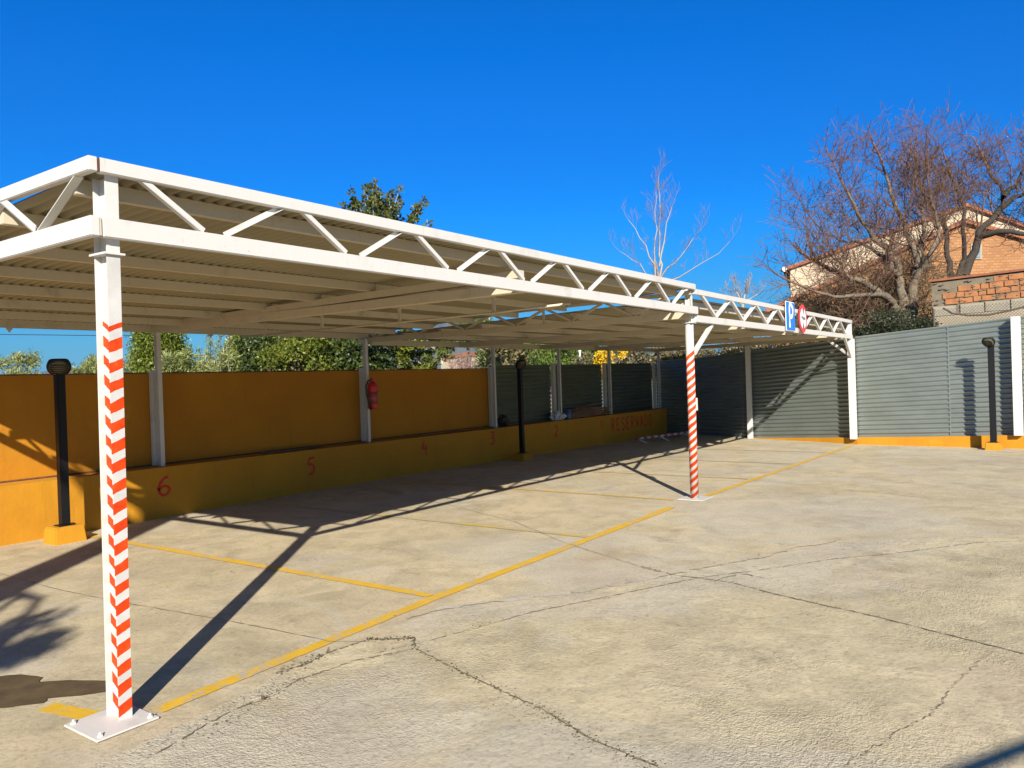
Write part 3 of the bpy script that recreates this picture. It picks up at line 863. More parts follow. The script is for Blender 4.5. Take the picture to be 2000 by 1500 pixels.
def corrugated(pts, thick=.02, nr=24, amp=.012, bottom=None, seg=8):
    """pts: list (x,y,zb,zt) stations; horizontal ribs. normal pushed to -side (towards the lot)"""
    mb_ = MB(); rows = nr * seg
    st = []
    for (a, b_) in zip(pts, pts[1:]):
        L = math.hypot(b_[0] - a[0], b_[1] - a[1]); k = max(1, int(L / .5))
        for i in range(k): st.append(tuple(a[j] + (b_[j] - a[j]) * i / k for j in range(4)))
    st.append(pts[-1])
    for i, s in enumerate(st):
        a = st[max(0, i - 1)]; c = st[min(len(st) - 1, i + 1)]
        dx, dy = c[0] - a[0], c[1] - a[1]; L = math.hypot(dx, dy); nx, ny = dy / L, -dx / L
        for r in range(rows + 1):
            t = r / rows
            o_ = amp * cos(2 * pi * nr * t)
            mb_.v.append((s[0] + nx * o_, s[1] + ny * o_, s[2] + (s[3] - s[2]) * t))
    for i in range(len(st) - 1):
        for r in range(rows):
            a = i * (rows + 1) + r; mb_.f.append((a, a + 1, a + rows + 2, a + rows + 1))
    return mb_
# rear grey fence on the low wall
FR = tag(empty('metal_fence', (14, 5.8, .6)), 'dark corrugated metal fence in the shade on the low yellow wall', 'fence')
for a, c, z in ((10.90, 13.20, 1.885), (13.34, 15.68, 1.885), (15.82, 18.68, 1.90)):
    corrugated([(a, 5.80, .59, z), (c, 5.80, .59, z)], nr=14, amp=.016).build('sheet', M['fence_shade'], FR, smooth=True, fixn=False)
    w = MB(); w.box(a, c, 5.785, 5.83, z, z + .015); w.build('cap_strip', M['fence_shade'], FR)
for u in (13.27, 15.75, 18.75):
    w = MB(); w.box(u - .055, u + .055, 5.72, 5.785, .60, 1.93); w.build('fence_post', M['white'], FR, bevel=.003)
# end fence
FE = tag(empty('metal_fence', (16.6, 0, 0)), 'tall grey-green corrugated metal fence closing the far end of the lot, partly sunlit', 'fence')
off = .12
P_ = [(18.99, 5.80, -.13, 1.96), (18.52, 4.31, -.13, 1.99), (17.80, 2.66, -.12, 2.09), (16.74, -.10, .03, 2.27)]
Q_ = [(16.72, -.10, .03, 2.27), (16.60, -1.76, .09, 2.385), (16.50, -3.04, .15, 2.475)]
R_ = [(16.49, -3.22, .16, 2.485), (16.36, -5.0, .22, 2.61), (16.18, -8.0, .30, 2.80)]
for pts_ in (P_, Q_, R_):
    corrugated(pts_, nr=23, amp=.019).build('sheet', M['fence'], FE, smooth=True, fixn=False)
def strip(pts, w_, h0, h1, mb__=None):
    q = mb__ or MB()
    for a, b_ in zip(pts, pts[1:]):
        q.bar((a[0], a[1], (h0(a) + h1(a)) / 2), (b_[0], b_[1], (h0(b_) + h1(b_)) / 2), w_, h1(a) - h0(a))
    return q
strip(P_, .03, lambda s: s[3], lambda s: s[3] + .02).build('cap_strip', M['fence'], FE)
strip(Q_, .03, lambda s: s[3], lambda s: s[3] + .02).build('cap_strip', M['fence'], FE)
strip(R_, .03, lambda s: s[3], lambda s: s[3] + .02).build('cap_strip', M['fence'], FE)
w = MB(); w.bar((16.575, -1.93, .09), (16.575, -1.93, 2.39), .006, .02, (0, 1, 0)); w.build('sheet_seam', M['fence'], FE)
w = MB(); w.box(16.24, 16.42, -3.21, -3.05, .15, 2.50); w.build('fence_post', M['white'], FE, bevel=.004)['label'] = 'bright white fence post standing proud of the sheets'
def onfence(pts, t, f):
    s_ = along0(pts, t); return Vector((s_[0], s_[1], s_[2] + (s_[3] - s_[2]) * f))
def along0(pts_, t):
    k = t * (len(pts_) - 1); i = min(len(pts_) - 2, int(k)); f_ = k - i
    return [pts_[i][j] * (1 - f_) + pts_[i + 1][j] * f_ for j in range(4)]
for t_ in (.33, .62):
    a = onfence(P_, t_, 0); c_ = onfence(P_, t_, 1); w = MB(); w.bar(a + Vector((-.022, 0, 0)), c_ + Vector((-.022, 0, 0)), .006, .02, (0, 1, 0)); w.build('sheet_seam', M['fence'], FE)
# yellow kerb under the end fence
kb = MB()
ks = [(17.78, 2.75, -.118), (17.52, 2.12, -.085), (17.0, .8, -.02), (16.60, -.10, .035), (16.48, -1.72, .09), (16.38, -3.04, .15), (16.20, -5.5, .23), (16.02, -8.0, .30)]
nk = len(ks)
fine = []
for a, c in zip(ks, ks[1:]):
    for i in range(8): fine.append(tuple(a[j] + (c[j] - a[j]) * i / 8 for j in range(3)))
fine.append(ks[-1])
for (x, y, z) in fine:
    kb.v += [(x, y, -.2), (x, y, z), (x + .34, y + .03, z), (x + .34, y + .03, -.2)]
for i in range(len(fine) - 1):
    for k in range(3): a = 4 * i + k; kb.f.append((a, a + 4, a + 5, a + 1))
kb.f.append((0, 1, 2, 3)); a = 4 * (len(fine) - 1); kb.f.append((a, a + 3, a + 2, a + 1))
tag(kb.build('kerb', M['yellow']), 'yellow painted concrete kerb running under the corrugated end fence', 'kerb')

# ------------------------------------------------------------------ lamps
def make_lamp(u, v, zp, zt, facing, label, ped=(.17, .15), gz=0, pw=.044, hd=.045):
    t = tag(empty('bollard_lamp', (u, v, gz)), label, 'lamp', 'low black bollard lamps')
    # pedestal: tapered yellow block
    w = MB(); a, b_ = ped
    w.add([(u - a, v - b_, gz - .03), (u + a, v - b_, gz - .03), (u + a, v + b_, gz - .03), (u - a, v + b_, gz - .03),
           (u - a * .88, v - b_ * .85, zp), (u + a * .88, v - b_ * .85, zp), (u + a * .88, v + b_ * .85, zp), (u - a * .88, v + b_ * .85, zp)],
          [(0,3,2,1),(4,5,6,7),(0,1,5,4),(1,2,6,5),(2,3,7,6),(3,0,4,7)])
    w.build('pedestal', M['yellow'], t, bevel=.012)
    w = MB(); w.box(u - .08, u + .08, v - .07, v + .07, zp, zp + .012); w.build('foot_plate', M['dark'], t)
    w = MB(); w.box(u - pw, u + pw, v - pw, v + pw, zp + .012, zt - .10); w.build('pole', M['dark'], t, bevel=.006)
    w = MB(); w.box(u - .022, u + .022, v - pw - .004, v - pw, zp + .05, zp + .20); w.build('access_cover', M['dark'], t)
    d = Vector((facing[0], facing[1], 0)).normalized()
    axis = (d * .80 + Vector((0, 0, -.60))).normalized()
    xa = Vector((0, 0, 1)).cross(axis).normalized(); ya = axis.cross(xa)
    Mx = Matrix((xa, ya, axis)).transposed()
    c = Vector((u, v, zt - .075)) + d * hd
    w = MB()
    w.lathe(c, [(.045, -.075), (.085, -.060), (.112, -.02), (.118, .015), (.116, .035), (.104, .040)], 28, Mx)
    o = w.build('head', M['dark'], t)
    for vv in o.data.vertices:                      # flat top
        if vv.co.z > zt: vv.co.z = zt
    for p in o.data.polygons: p.use_smooth = len(p.vertices) == 4
    w = MB()
    w.lathe(c, [(.100, .041), (.085, .052), (.05, .062), (.01, .066)], 24, Mx)
    ln = w.build('lens', M['louvre'], o, smooth=True)
    for vv in ln.data.vertices:
        if vv.co.z > zt - .012: vv.co.z = zt - .012
    for k in range(-3, 3):
        w = MB(); yy = k * .026; L = math.sqrt(max(.0001, .10 ** 2 - yy ** 2)) * .9
        w.bar(c + Mx @ Vector((-L, yy, .062)), c + Mx @ Vector((L, yy, .062)), .005, .012, axis)
        q = w.build('louvre', M['dark'], o)
        for vv in q.data.vertices:
            if vv.co.z > zt - .006: vv.co.z = zt - .006
    return t
make_lamp(2.10, 5.05, .175, 1.975, (-.45, -1), 'black lamp on a yellow pedestal behind the nearest striped post, partly in sun', gz=0)
make_lamp(10.88, 5.05, .10, 1.965, (-.45, -1), 'black lamp in deep shade under the carport beside the red number 3', gz=G(10.88))
make_lamp(16.02, -2.72, .03, 2.10, (-1, .35), 'black lamp standing in full sun against the corrugated end fence', gz=G(16), pw=.055, hd=.085)

# ------------------------------------------------------------------ signs
sg = tag(empty('parking_sign', (11.57, -.10, 2.25)), 'square blue sign with a white letter P on the far carport truss', 'sign')
w = MB(); w.box(11.33, 11.83, -.098, -.088, 2.27, 2.74); w.build('plate', M['blue'], sg, bevel=.004)
w = MB(); w.box(11.315, 11.845, -.088, -.078, 2.255, 2.755); w.build('rim', M['signwhite'], sg, bevel=.004)
w = MB()
strokes(w, 'P', 11.33 + .10, 2.31, .34, .38, .075, -.101, 2)
w.build('letter', M['signwhite'], sg, fixn=False)
rn = tag(empty('round_sign', (12.33, -.12, 2.25)), 'round red-rimmed white sign with black marks beside the blue P sign', 'sign')
Mx = Matrix.Rotation(radians(90), 3, 'X')
w = MB(); w.lathe((12.34, -.09, 2.50), [(.25, 0), (.25, .012)], 40, Mx); w.build('rim', M['signred'], rn)
w = MB(); w.lathe((12.34, -.1025, 2.50), [(.185, 0), (.185, .003)], 40, Mx); w.build('face', M['signwhite'], rn)
w = MB()
for pts_ in ([(-.045, .18), (.045, .18), (.0, .06)], [(-.045, -.18), (.045, -.18), (0, -.06)]):
    w.prism([(12.34 + x, -.107, 2.50 + z) for x, z in pts_], (0, -.002, 0))
w.build('arrow_mark', M['signblack'], rn)
w = MB(); w.box(12.22, 12.30, -.109, -.107, 2.495, 2.545); w.box(12.31, 12.41, -.109, -.107, 2.47, 2.53); w.box(12.42, 12.47, -.109, -.107, 2.485, 2.525); w.build('centre_mark', simple('sign_grey', (.2, .2, .2), .5), rn)
w = MB(); w.box(12.18, 12.50, -.085, -.060, 2.26, 2.64); w.build('backing_bracket', M['signback'], rn)

# ------------------------------------------------------------------ extinguisher
ex = tag(empty('fire_extinguisher', (7.26, 5.50, 1.22)), 'red fire extinguisher with a black hose hanging on a white post at the wall', 'fire extinguisher')
ec = (7.22, 5.50)
w = MB(); w.lathe((ec[0], ec[1], 1.18), [(.078, 0), (.082, .01), (.082, .36), (.074, .40), (.05, .435), (.03, .45)], 28); o = w.build('cylinder', M['redext'], ex)
for p in o.data.polygons: p.use_smooth = len(p.vertices) == 4
w = MB(); w.lathe((ec[0], ec[1], 1.63), [(.028, 0), (.03, .05), (.015, .06)], 12); w.box(ec[0] - .02, ec[0] + .09, ec[1] - .012, ec[1] + .012, 1.685, 1.697); w.box(ec[0] - .02, ec[0] + .08, ec[1] - .012, ec[1] + .012, 1.655, 1.665)
w.build('valve', M['redext'], ex)
w = MB(); w.tube([(ec[0] - .02, ec[1] - .02, 1.655), (ec[0] - .12, ec[1] - .03, 1.65), (ec[0] - .19, ec[1] - .04, 1.56), (ec[0] - .18, ec[1] - .04, 1.42), (ec[0] - .12, ec[1] - .05, 1.28), (ec[0] - .10, ec[1] - .05, 1.17)], [.011, .011, .011, .012, .014, .018], 8)
w.build('hose', M['rubber'], ex, smooth=True)
w = MB(); w.lathe((ec[0], ec[1], 1.26), [(.0835, 0), (.0835, .20)], 28); o = w.build('label_band', simple('label_band', (.50, .10, .08), .5, 0, .5, 30), ex, smooth=True)
w = MB(); w.box(7.20, 7.24, 5.56, 5.60, 1.50, 1.54); w.build('bracket', M['dark'], ex)

# ------------------------------------------------------------------ clutter on the ledge
def lump(name, c, r, m_, seed, label, cat, amp=.3, n=3):
    import bmesh
    bm = bmesh.new(); bmesh.ops.create_icosphere(bm, subdivisions=n, radius=1)
    r_ = random.Random(seed); from mathutils import noise as mn
    for v_ in bm.verts:
        q = v_.co * 2.2 + Vector((seed, 0, 0))
        k = 1 + amp * mn.noise(q) + amp * .6 * mn.noise(q * 2.7)
        v_.co = Vector((v_.co.x * r[0] * k, v_.co.y * r[1] * k, max(-r[2] * .8, v_.co.z * r[2] * k)))
        v_.co += Vector(c) + Vector((0, 0, r[2] * .8))
    me = bpy.data.meshes.new(name); bm.to_mesh(me); bm.free(); me.materials.append(m_)
    o = bpy.data.objects.new(name, me); col.objects.link(o)
    return tag(o, label, cat)
lump('rubbish_bag', (11.05, 5.62, topz(11) + .006), (.14, .10, .13), M['plasticblack'], 3, 'black rubbish bag on the ledge of the low yellow wall', 'bag', .35)
lump('plastic_bag', (13.15, 5.58, topz(13) + .006), (.22, .10, .10), M['plasticwhite'], 8, 'crumpled white plastic bag on the ledge beside a white post', 'bag', .8)
w = MB(); w.lathe((13.62, 5.6, topz(13.6) + .006), [(.07, 0), (.075, .02), (.075, .18), (.04, .22), (.03, .24)], 16)
o = w.build('bottle', M['plasticblue'], None, smooth=True); tag(o, 'blue plastic container on the ledge at the end of the firewood pile', 'container')
w = MB(); rr = random.Random(12)
for i in range(170):
    x = 14.6 + rr.gauss(0, .35); L = rr.uniform(.5, 1.1); z = topz(14) + .015 + abs(rr.gauss(0, .10)); y = 5.6 + rr.uniform(-.08, .12)
    if z > .87: z = .8
    a = rr.uniform(-.10, .10)
    w.tube([(x - L / 2, y, z - a * L / 2 + .02), (x, y + rr.uniform(-.02, .02), z + rr.uniform(-.01, .01) + .02), (x + L / 2, y + rr.uniform(-.05, .05), z + a * L / 2 + .02)], rr.uniform(.006, .013), 5)
tag(w.build('firewood_pile', simple('dry_sticks', (.30, .17, .09), .9, 0, .5, 3), None), 'pile of dry brown sticks lying on the ledge of the low wall', 'stick pile', kind='stuff')
w = MB(); w.tube([(5.05, 5.56, topz(5) + .022), (5.5, 5.55, topz(5) + .022), (6.15, 5.565, topz(6) + .022)], .016, 8)
tag(w.build('pipe', M['hose'], None, smooth=True), 'thin dark pipe lying along the ledge above the number 5', 'pipe')

# fallen striped barrier bar
br = tag(empty('barrier', (17.0, 4.6, -.12)), 'low red and white striped barrier bar on small legs in the shade by the wall', 'barrier')
pa = Vector((15.35, 4.72, .02)); pb = Vector((17.75, 4.25, .02)); nb = 17
for k in range(nb):
    w = MB(); a = pa.lerp(pb, k / nb); c = pa.lerp(pb, (k + 1) / nb); w.tube([a, c], .028, 10)
    w.build('red_band' if k % 2 == 0 else 'white_band', M['signred'] if k % 2 == 0 else M['plasticwhite'], br)
for t in (.04, .42, .86):
    p = pa.lerp(pb, t)
    for s in (-1, 1):
        w = MB(); w.bar(p + Vector((0, 0, -.02)), (p.x + .14, p.y + s * .16, G(p.x) + .01), .03, .02); w.build('leg', M['plasticwhite'], br)

# ------------------------------------------------------------------ vegetation helpers
def leaves_mesh(name, centers, radii_, n, size, m_, parent=None, aspect=2.2, droop=0., shell=.55, up=0.):
    """n leaf-sized folded quads spread through blobs (centers Nx3, radii Nx3)"""
    C = np.array([tuple(c) for c in centers], float); R = np.array(radii_, float)
    if R.ndim == 1: R = np.repeat(R[:, None], 3, 1)
    vol = (R.prod(1)) ** .7; idx = RNG.choice(len(C), n, p=vol / vol.sum())
    d = RNG.normal(size=(n, 3)); d /= np.linalg.norm(d, axis=1)[:, None]
    rad = shell + (1 - shell) * RNG.random(n) ** .8
    rad *= 1 + RNG.normal(0, .10, n)
    P = C[idx] + d * rad[:, None] * R[idx]
    ax = RNG.normal(size=(n, 3)) + d * .5; ax[:, 2] += up - droop; ax /= np.linalg.norm(ax, axis=1)[:, None]
    t = np.cross(ax, RNG.normal(size=(n, 3))); t /= np.linalg.norm(t, axis=1)[:, None]
    s = size * RNG.uniform(.55, 1.25, n)
    nn = np.cross(ax, t)
    w_ = s / aspect
    v0 = P; v1 = P + ax * (s * .5)[:, None] + t * (w_ * .5)[:, None] + nn * (s * .08)[:, None]
    v2 = P + ax * s[:, None]; v3 = P + ax * (s * .5)[:, None] - t * (w_ * .5)[:, None] + nn * (s * .08)[:, None]
    V = np.stack([v0, v1, v2, v3], 1).reshape(-1, 3)
    me = bpy.data.meshes.new(name)
    me.vertices.add(len(V)); me.vertices.foreach_set('co', V.ravel().astype(np.float32))
    me.loops.add(4 * n); me.loops.foreach_set('vertex_index', np.arange(4 * n, dtype=np.int32))
    me.polygons.add(n); me.polygons.foreach_set('loop_start', np.arange(0, 4 * n, 4, dtype=np.int32))
    try: me.polygons.foreach_set('loop_total', np.full(n, 4, dtype=np.int32))
    except Exception: pass
    me.update(calc_edges=True); me.validate()
    me.materials.append(m_)
    o = bpy.data.objects.new(name, me); col.objects.link(o); setparent(o, parent)
    return o

def blobs(px0, px1, py0, py1, D, n, r, depth=1.0, seed=0):
    """clump centres spread over a region seen at photo pixels, at real distance D"""
    r_ = random.Random(seed); c = []; rad = []
    for _ in range(n):
        c.append(at(r_.uniform(px0, px1), r_.uniform(py0, py1), D + r_.uniform(-depth, depth)))
        q = r * r_.uniform(.6, 1.25); rad.append((q, q, q * r_.uniform(.8, 1.2)))
    return c, rad

def grow(segs, p, d, L, r, lvl, rr_, up=.25, spread=.75, kids=(4, 4, 3), wig=.25, minr=.004, shrink=.62):
    """recursive bare branch; segs gets lists (points, radii)"""
    n = 5 if lvl < 2 else 4
    pts_ = [Vector(p)]; rad = [r]; d = Vector(d).normalized()
    for i in range(n):
        d = (d + Vector((rr_.gauss(0, wig), rr_.gauss(0, wig), rr_.gauss(0, wig) + up)) * .35).normalized()
        pts_.append(pts_[-1] + d * (L / n)); rad.append(max(minr, r * (1 - .65 * (i + 1) / n)))
    segs.append((pts_, rad, lvl))
    if lvl >= len(kids): return
    for k in range(kids[lvl]):
        t = .25 + .75 * (k + rr_.random()) / kids[lvl]; i = min(n - 1, int(t * n)); f_ = t * n - i
        q = pts_[i].lerp(pts_[i + 1], min(1, f_)); dd = (pts_[i + 1] - pts_[i]).normalized()
        side = dd.cross(Vector((rr_.gauss(0, 1), rr_.gauss(0, 1), rr_.gauss(0, 1)))).normalized()
        nd = (dd * (1 - spread * .5) + side * spread).normalized()
        grow(segs, q, nd, L * shrink * rr_.uniform(.7, 1.15), max(minr, rad[i] * .55), lvl + 1, rr_, up, spread, kids, wig, minr, shrink)

def segs_mesh(segs, name, m_, parent, sel=lambda l: True):
    w_ = MB()
    for pts_, rad, lvl in segs:
        if sel(lvl): w_.tube(pts_, rad, 7 if rad[0] > .05 else (5 if rad[0] > .02 else 3), caps=False)
    if not w_.v: return None
    return w_.build(name, m_, parent, smooth=True, fixn=False)

def bare_tree(base, limbs, label, barkm, twigm, seed, kids=(6, 5, 4), L=1.4, minr=.004, up=.3, spread=.8, group=None, trunk_r=.12, shrink=.6, extra=None, name='bare_tree'):
    t = tag(empty(name, base), label, 'tree', group)
    segs = []; rr_ = random.Random(seed)
    for pts_, r0, r1, dens in limbs:
        n = len(pts_); P = [Vector(p) for p in pts_]
        # subdivide with wobble
        Q = [P[0]]
        for a, c in zip(P, P[1:]):
            for s in (.33, .66, 1):
                j = (c - a).length * .04
                Q.append(a.lerp(c, s) + (Vector((rr_.gauss(0, j), rr_.gauss(0, j), rr_.gauss(0, j))) if s < 1 else Vector((0, 0, 0))))
        R = [r0 + (r1 - r0) * i / (len(Q) - 1) for i in range(len(Q))]
        R = [r_ * (.80 + .20 * max(0, 1 - i_ / 3)) if r0 < .2 else r_ for i_, r_ in enumerate(R)]
        segs.append((Q, R, 0))
        for k in range(dens):
            f_ = .30 + .70 * (k + rr_.random()) / dens; i = min(len(Q) - 2, int(f_ * (len(Q) - 1)))
            dd = (Q[i + 1] - Q[i]).normalized()
            side = dd.cross(Vector((rr_.gauss(0, 1), rr_.gauss(0, 1), rr_.gauss(0, 1)))).normalized()
            grow(segs, Q[i].lerp(Q[i + 1], rr_.random()), dd * .5 + side * spread + Vector((0, 0, up)), L * rr_.uniform(.6, 1.15), max(minr * 2, R[i] * .30), 1, rr_, up, spread, kids, .3, minr, shrink)
        dd = (Q[-1] - Q[-2]).normalized()
        if r1 < .08: grow(segs, Q[-1], dd, L, r1, 1, rr_, up, spread, kids, .25, minr, shrink)
    segs_mesh(segs, 'trunk', barkm, t, lambda l: l == 0)
    segs_mesh(segs, 'twigs', twigm, t, lambda l: l > 0)
    return t

# ------------------------------------------------------------------ trees behind the end fence
D = 19.0
A = lambda x, y, d=0: at(x, y, D + d)
bareA = bare_tree((A(1772, 700).x, A(1772, 700).y, 0), [
    ([(A(1776, 700).x, A(1776, 700).y, -.2), A(1776, 640), A(1772, 612)], .26, .24, 0),
    ([A(1760, 615), A(1742, 590), A(1710, 566, -.3), A(1670, 545, -.5), A(1630, 530, -.6)], .15, .06, 9),
    ([A(1745, 592), A(1720, 575, -.5), A(1680, 577, -.9), A(1640, 580, -1.1), A(1600, 572, -1.2)], .09, .035, 7),
    ([A(1765, 610), A(1758, 565), A(1756, 525, .2), A(1740, 490, .3), A(1705, 465, .4), A(1676, 420, .3), A(1655, 375, .3)], .15, .035, 13),
    ([A(1780, 612), A(1783, 560), A(1795, 515, .3), A(1778, 470, .5), A(1758, 420, .6), A(1738, 375, .6), A(1728, 335, .6)], .16, .035, 14),
    ([A(1783, 560), A(1806, 520, -.2), A(1818, 495, -.4), A(1835, 450, -.3), A(1820, 400, 0)], .10, .04, 8),
    ([A(1758, 540), A(1725, 500, .6), A(1690, 480, 1.0), A(1640, 470, 1.2), A(1605, 450, 1.2)], .07, .025, 10),
    ([A(1790, 525), A(1805, 455, .8), A(1800, 400, 1.0), A(1806, 345, 1.0)], .08, .03, 11),
], 'pale-barked bare tree with a short thick trunk right behind the corrugated fence', M['bark'], M['twig'], 11, kids=(8, 7, 7), L=1.28, minr=.0054, up=.38, spread=.9, group='bare winter trees beyond the fence')
D2_ = 22.0
B_ = lambda x, y, d=0: at(x, y, D2_ + d)
bareB = bare_tree((B_(1875, 700).x, B_(1875, 700).y, 0), [
    ([(B_(1868, 700).x, B_(1868, 700).y, -.2), B_(1868, 600), B_(1866, 540)], .22, .19, 0),
    ([B_(1858, 542), B_(1850, 500), B_(1848, 450), B_(1838, 425, .4), B_(1815, 400, .5), B_(1800, 370, .5)], .10, .06, 10),
    ([B_(1872, 540), B_(1884, 505), B_(1880, 450, -.3), B_(1885, 410, -.4), B_(1870, 370, -.4)], .09, .05, 8),
    ([B_(1882, 540), B_(1905, 490), B_(1912, 450), B_(1945, 420), B_(1960, 395, .3), B_(1956, 365, .3), B_(1935, 340, .3)], .15, .045, 13),
    ([B_(1912, 462), B_(1950, 452, -.4), B_(2010, 458, -.6), B_(2060, 440, -.6)], .12, .05, 8),
    ([B_(1945, 420), B_(1980, 385, -.2), B_(2030, 365, -.4), B_(2060, 330, -.4)], .10, .04, 8),
    ([B_(1960, 385), B_(1990, 350, .5), B_(2008, 315, .7)], .08, .035, 7),
], 'dark-barked taller bare tree in front of the orange brick house', M['barkdark'], M['twig'], 23, kids=(8, 7, 7), L=1.25, minr=.0062, up=.36, spread=.9, group='bare winter trees beyond the fence')
D3_ = 27.0
E_ = lambda x, y, d=0: at(x, y, D3_ + d)
bare_tree((E_(1288, 700).x, E_(1288, 700).y, 0), [
    ([(E_(1288, 760).x, E_(1288, 760).y, -.2), E_(1287, 640), E_(1287, 545)], .12, .07, 4),
    ([E_(1280, 545), E_(1279, 470), E_(1279, 410), E_(1281, 375)], .035, .010, 9),
    ([E_(1288, 545), E_(1289, 460), E_(1289, 400), E_(1287, 342)], .042, .010, 10),
    ([E_(1288, 520), E_(1300, 450), E_(1312, 405)], .04, .012, 6),
    ([E_(1285, 530), E_(1262, 480), E_(1228, 430, .4)], .035, .010, 5),
    ([E_(1292, 540), E_(1330, 500, -.4), E_(1368, 450, -.5)], .035, .010, 6),
    ([E_(1292, 560), E_(1345, 530, -.4), E_(1425, 472, -.6)], .035, .008, 6),
    ([E_(1285, 560), E_(1250, 515, .4), E_(1210, 490, .5)], .03, .008, 5),
], 'thin pale bare tree rising above the middle of the carport roof', M['barkpale'], simple('pale_twig', (.26, .21, .20), .8, 0, .3, 8), 31, kids=(4, 3, 3), L=.62, minr=.0036, up=.45, spread=.6, group='bare winter trees beyond the fence', shrink=.62)
bare_tree((E_(1450, 640, 2).x, E_(1450, 640, 2).y, 0), [
    ([(E_(1450, 700, 2).x, E_(1450, 700, 2).y, -.2), E_(1450, 640, 2), E_(1450, 590, 2)], .10, .08, 4),
    ([E_(1450, 590, 2), E_(1435, 565, 2)], .05, .02, 5), ([E_(1452, 590, 2), E_(1462, 560, 2)], .05, .02, 5), ([E_(1450, 595, 2), E_(1480, 575, 2)], .04, .02, 4),
    ([E_(1450, 595, 2), E_(1425, 580, 2)], .04, .02, 4),
], 'small pollarded bare tree with a tuft of upright twigs behind the far roof', M['barkpale'], simple('grey_twig', (.34, .29, .25), .8, 0, .3, 8), 37, kids=(3, 4, 3), L=.42, minr=.006, up=.6, spread=.6, group='bare winter trees beyond the fence')

# tangle of climber twigs under the pale-barked tree
t = tag(empty('bare_shrub', A(1640, 640)), 'tangled brown bare shrub between the brick house and the pale-barked tree', 'shrub')
segs = []; rr = random.Random(77)
for k in range(340):
    x = rr.uniform(1545, 1815); yb = rr.uniform(max(515, 610 - (x - 1545) * .42), 655)
    p = A(x, yb, rr.uniform(.3, 2.2)); d_ = Vector((rr.gauss(0, 1), rr.gauss(0, 1), rr.uniform(-.1, 1)))
    grow(segs, p, d_, rr.uniform(.6, 1.2) * (1 if x > 1600 else .6), .014, 1, rr, -.02, .9, (4, 4, 4), .5, .005, .65)
segs_mesh(segs, 'twigs', M['vine'], t)

# ivy over the end fence
def along(pts_, t):
    k = t * (len(pts_) - 1); i = min(len(pts_) - 2, int(k)); f_ = k - i
    return [pts_[i][j] * (1 - f_) + pts_[i + 1][j] * f_ for j in range(4)]
c = []; R = []; rr = random.Random(3)
for k in range(150):
    s = along(P_, rr.random()); c.append((s[0] + .25 + rr.uniform(0, .5), s[1] + rr.uniform(-.1, .1), s[3] + rr.uniform(-.10, .26))); q = rr.uniform(.10, .2); R.append((q, q, q * .8))
IV = tag(leaves_mesh('ivy_hedge', c, R, 16000, .06, M['ivy'], None, 1.5), 'dry pale ivy hedge spilling over the shaded part of the end fence', 'hedge', kind='stuff')
c = []; R = []
for k in range(60):
    s = along(Q_, rr.random() * .55); c.append((s[0] + .35 + rr.uniform(0, .7), s[1] + .25, s[3] + rr.uniform(-.15, .22 - .12 * rr.random()))); q = rr.uniform(.12, .24); R.append((q, q, q * .8))
for k in range(34):
    c.append(at(rr.uniform(1690, 1815), rr.uniform(610, 655), 17.3 + rr.random())); q = rr.uniform(.14, .26); R.append((q, q, q * .8))
tag(leaves_mesh('ivy_hedge', c, R, 9000, .07, M['ivydark'], None, 2.2), 'dark long-leaved bush at the foot of the pale-barked tree', 'bush', kind='stuff')

# ------------------------------------------------------------------ vegetation behind the low wall
def plant(name, label, cat, c, R, n, size, m_, D_, px, group=None, aspect=2.2, up=0., trunkm=None, shell=.4, tr=.09, top=None, stems=1):
    base = at(px, 700, D_); t = tag(empty(name, (base.x, base.y, 0)), label, cat, group)
    leaves_mesh('crown' if cat == 'tree' else 'foliage', c, R, n, size, m_, t, aspect, 0, shell, up)
    C = [Vector(q) for q in c]; w_ = MB()
    lo = min(q.z for q in C); mid = sum((q for q in C), Vector()) / len(C)
    rr_ = random.Random(int(px)); fork = Vector((base.x, base.y, max(.6, lo - .2)))
    w_.tube([(base.x, base.y, -.3), (base.x + .03, base.y, fork.z * .5), fork], [tr * 1.3, tr * 1.1, tr], 7)
    for q in rr_.sample(C, min(len(C), 9)):
        mm = fork.lerp(q, .5) + Vector((rr_.gauss(0, .08), rr_.gauss(0, .08), .05))
        w_.tube([fork, mm, q], [tr * .6, tr * .35, tr * .15], 5)
    w_.build('trunk' if cat == 'tree' else 'stems', trunkm or M['bark'], t, smooth=True, fixn=False)
    return t
def cypress(px, D_, w_, h, label, seed, n=95000):
    r_ = random.Random(seed); base = at(px, 700, D_); c = []; R = []
    for k in range(170):
        z = h * (k + r_.random()) / 170
        rad = w_ / 2 * min(1, (.35 + z / h * 2.6)) * max(.12, (1 - max(0, z / h - .45) / .55) ** .7)
        a = r_.uniform(0, 2 * pi); q = rad * r_.uniform(.45, .85)
        c.append((base.x + q * cos(a), base.y + q * sin(a), z)); s = w_ * r_.uniform(.15, .22); R.append((s, s, s * 1.8))
    for k in range(12):
        z = h * k / 12; rad = w_ * .3 * min(1, .35 + z / h * 2) * max(.15, 1 - max(0, z / h - .5) / .5); c.append((base.x, base.y, z + .2)); R.append((rad, rad, h / 14))
    t = tag(empty('cypress_tree', (base.x, base.y, 0)), label, 'tree', 'cypress trees behind the panel wall')
    leaves_mesh('crown', c, R, n, .070, M['cypress'], t, 1.6, 0, .3, 1.2)
    w = MB(); w.tube([(base.x, base.y, -.3), (base.x, base.y, h * .9)], [.12, .03], 7); w.build('trunk', M['barkdark'], t, smooth=True)
cypress(310, 20, 1.72, 4.3, 'dense green cypress left of the gap of sky, behind the first white rear post', 1)
cypress(500, 19, 1.60, 4.0, 'second green cypress, right of the gap of sky above the orange panels', 2)
G1 = 'olive shrubs behind the orange wall'
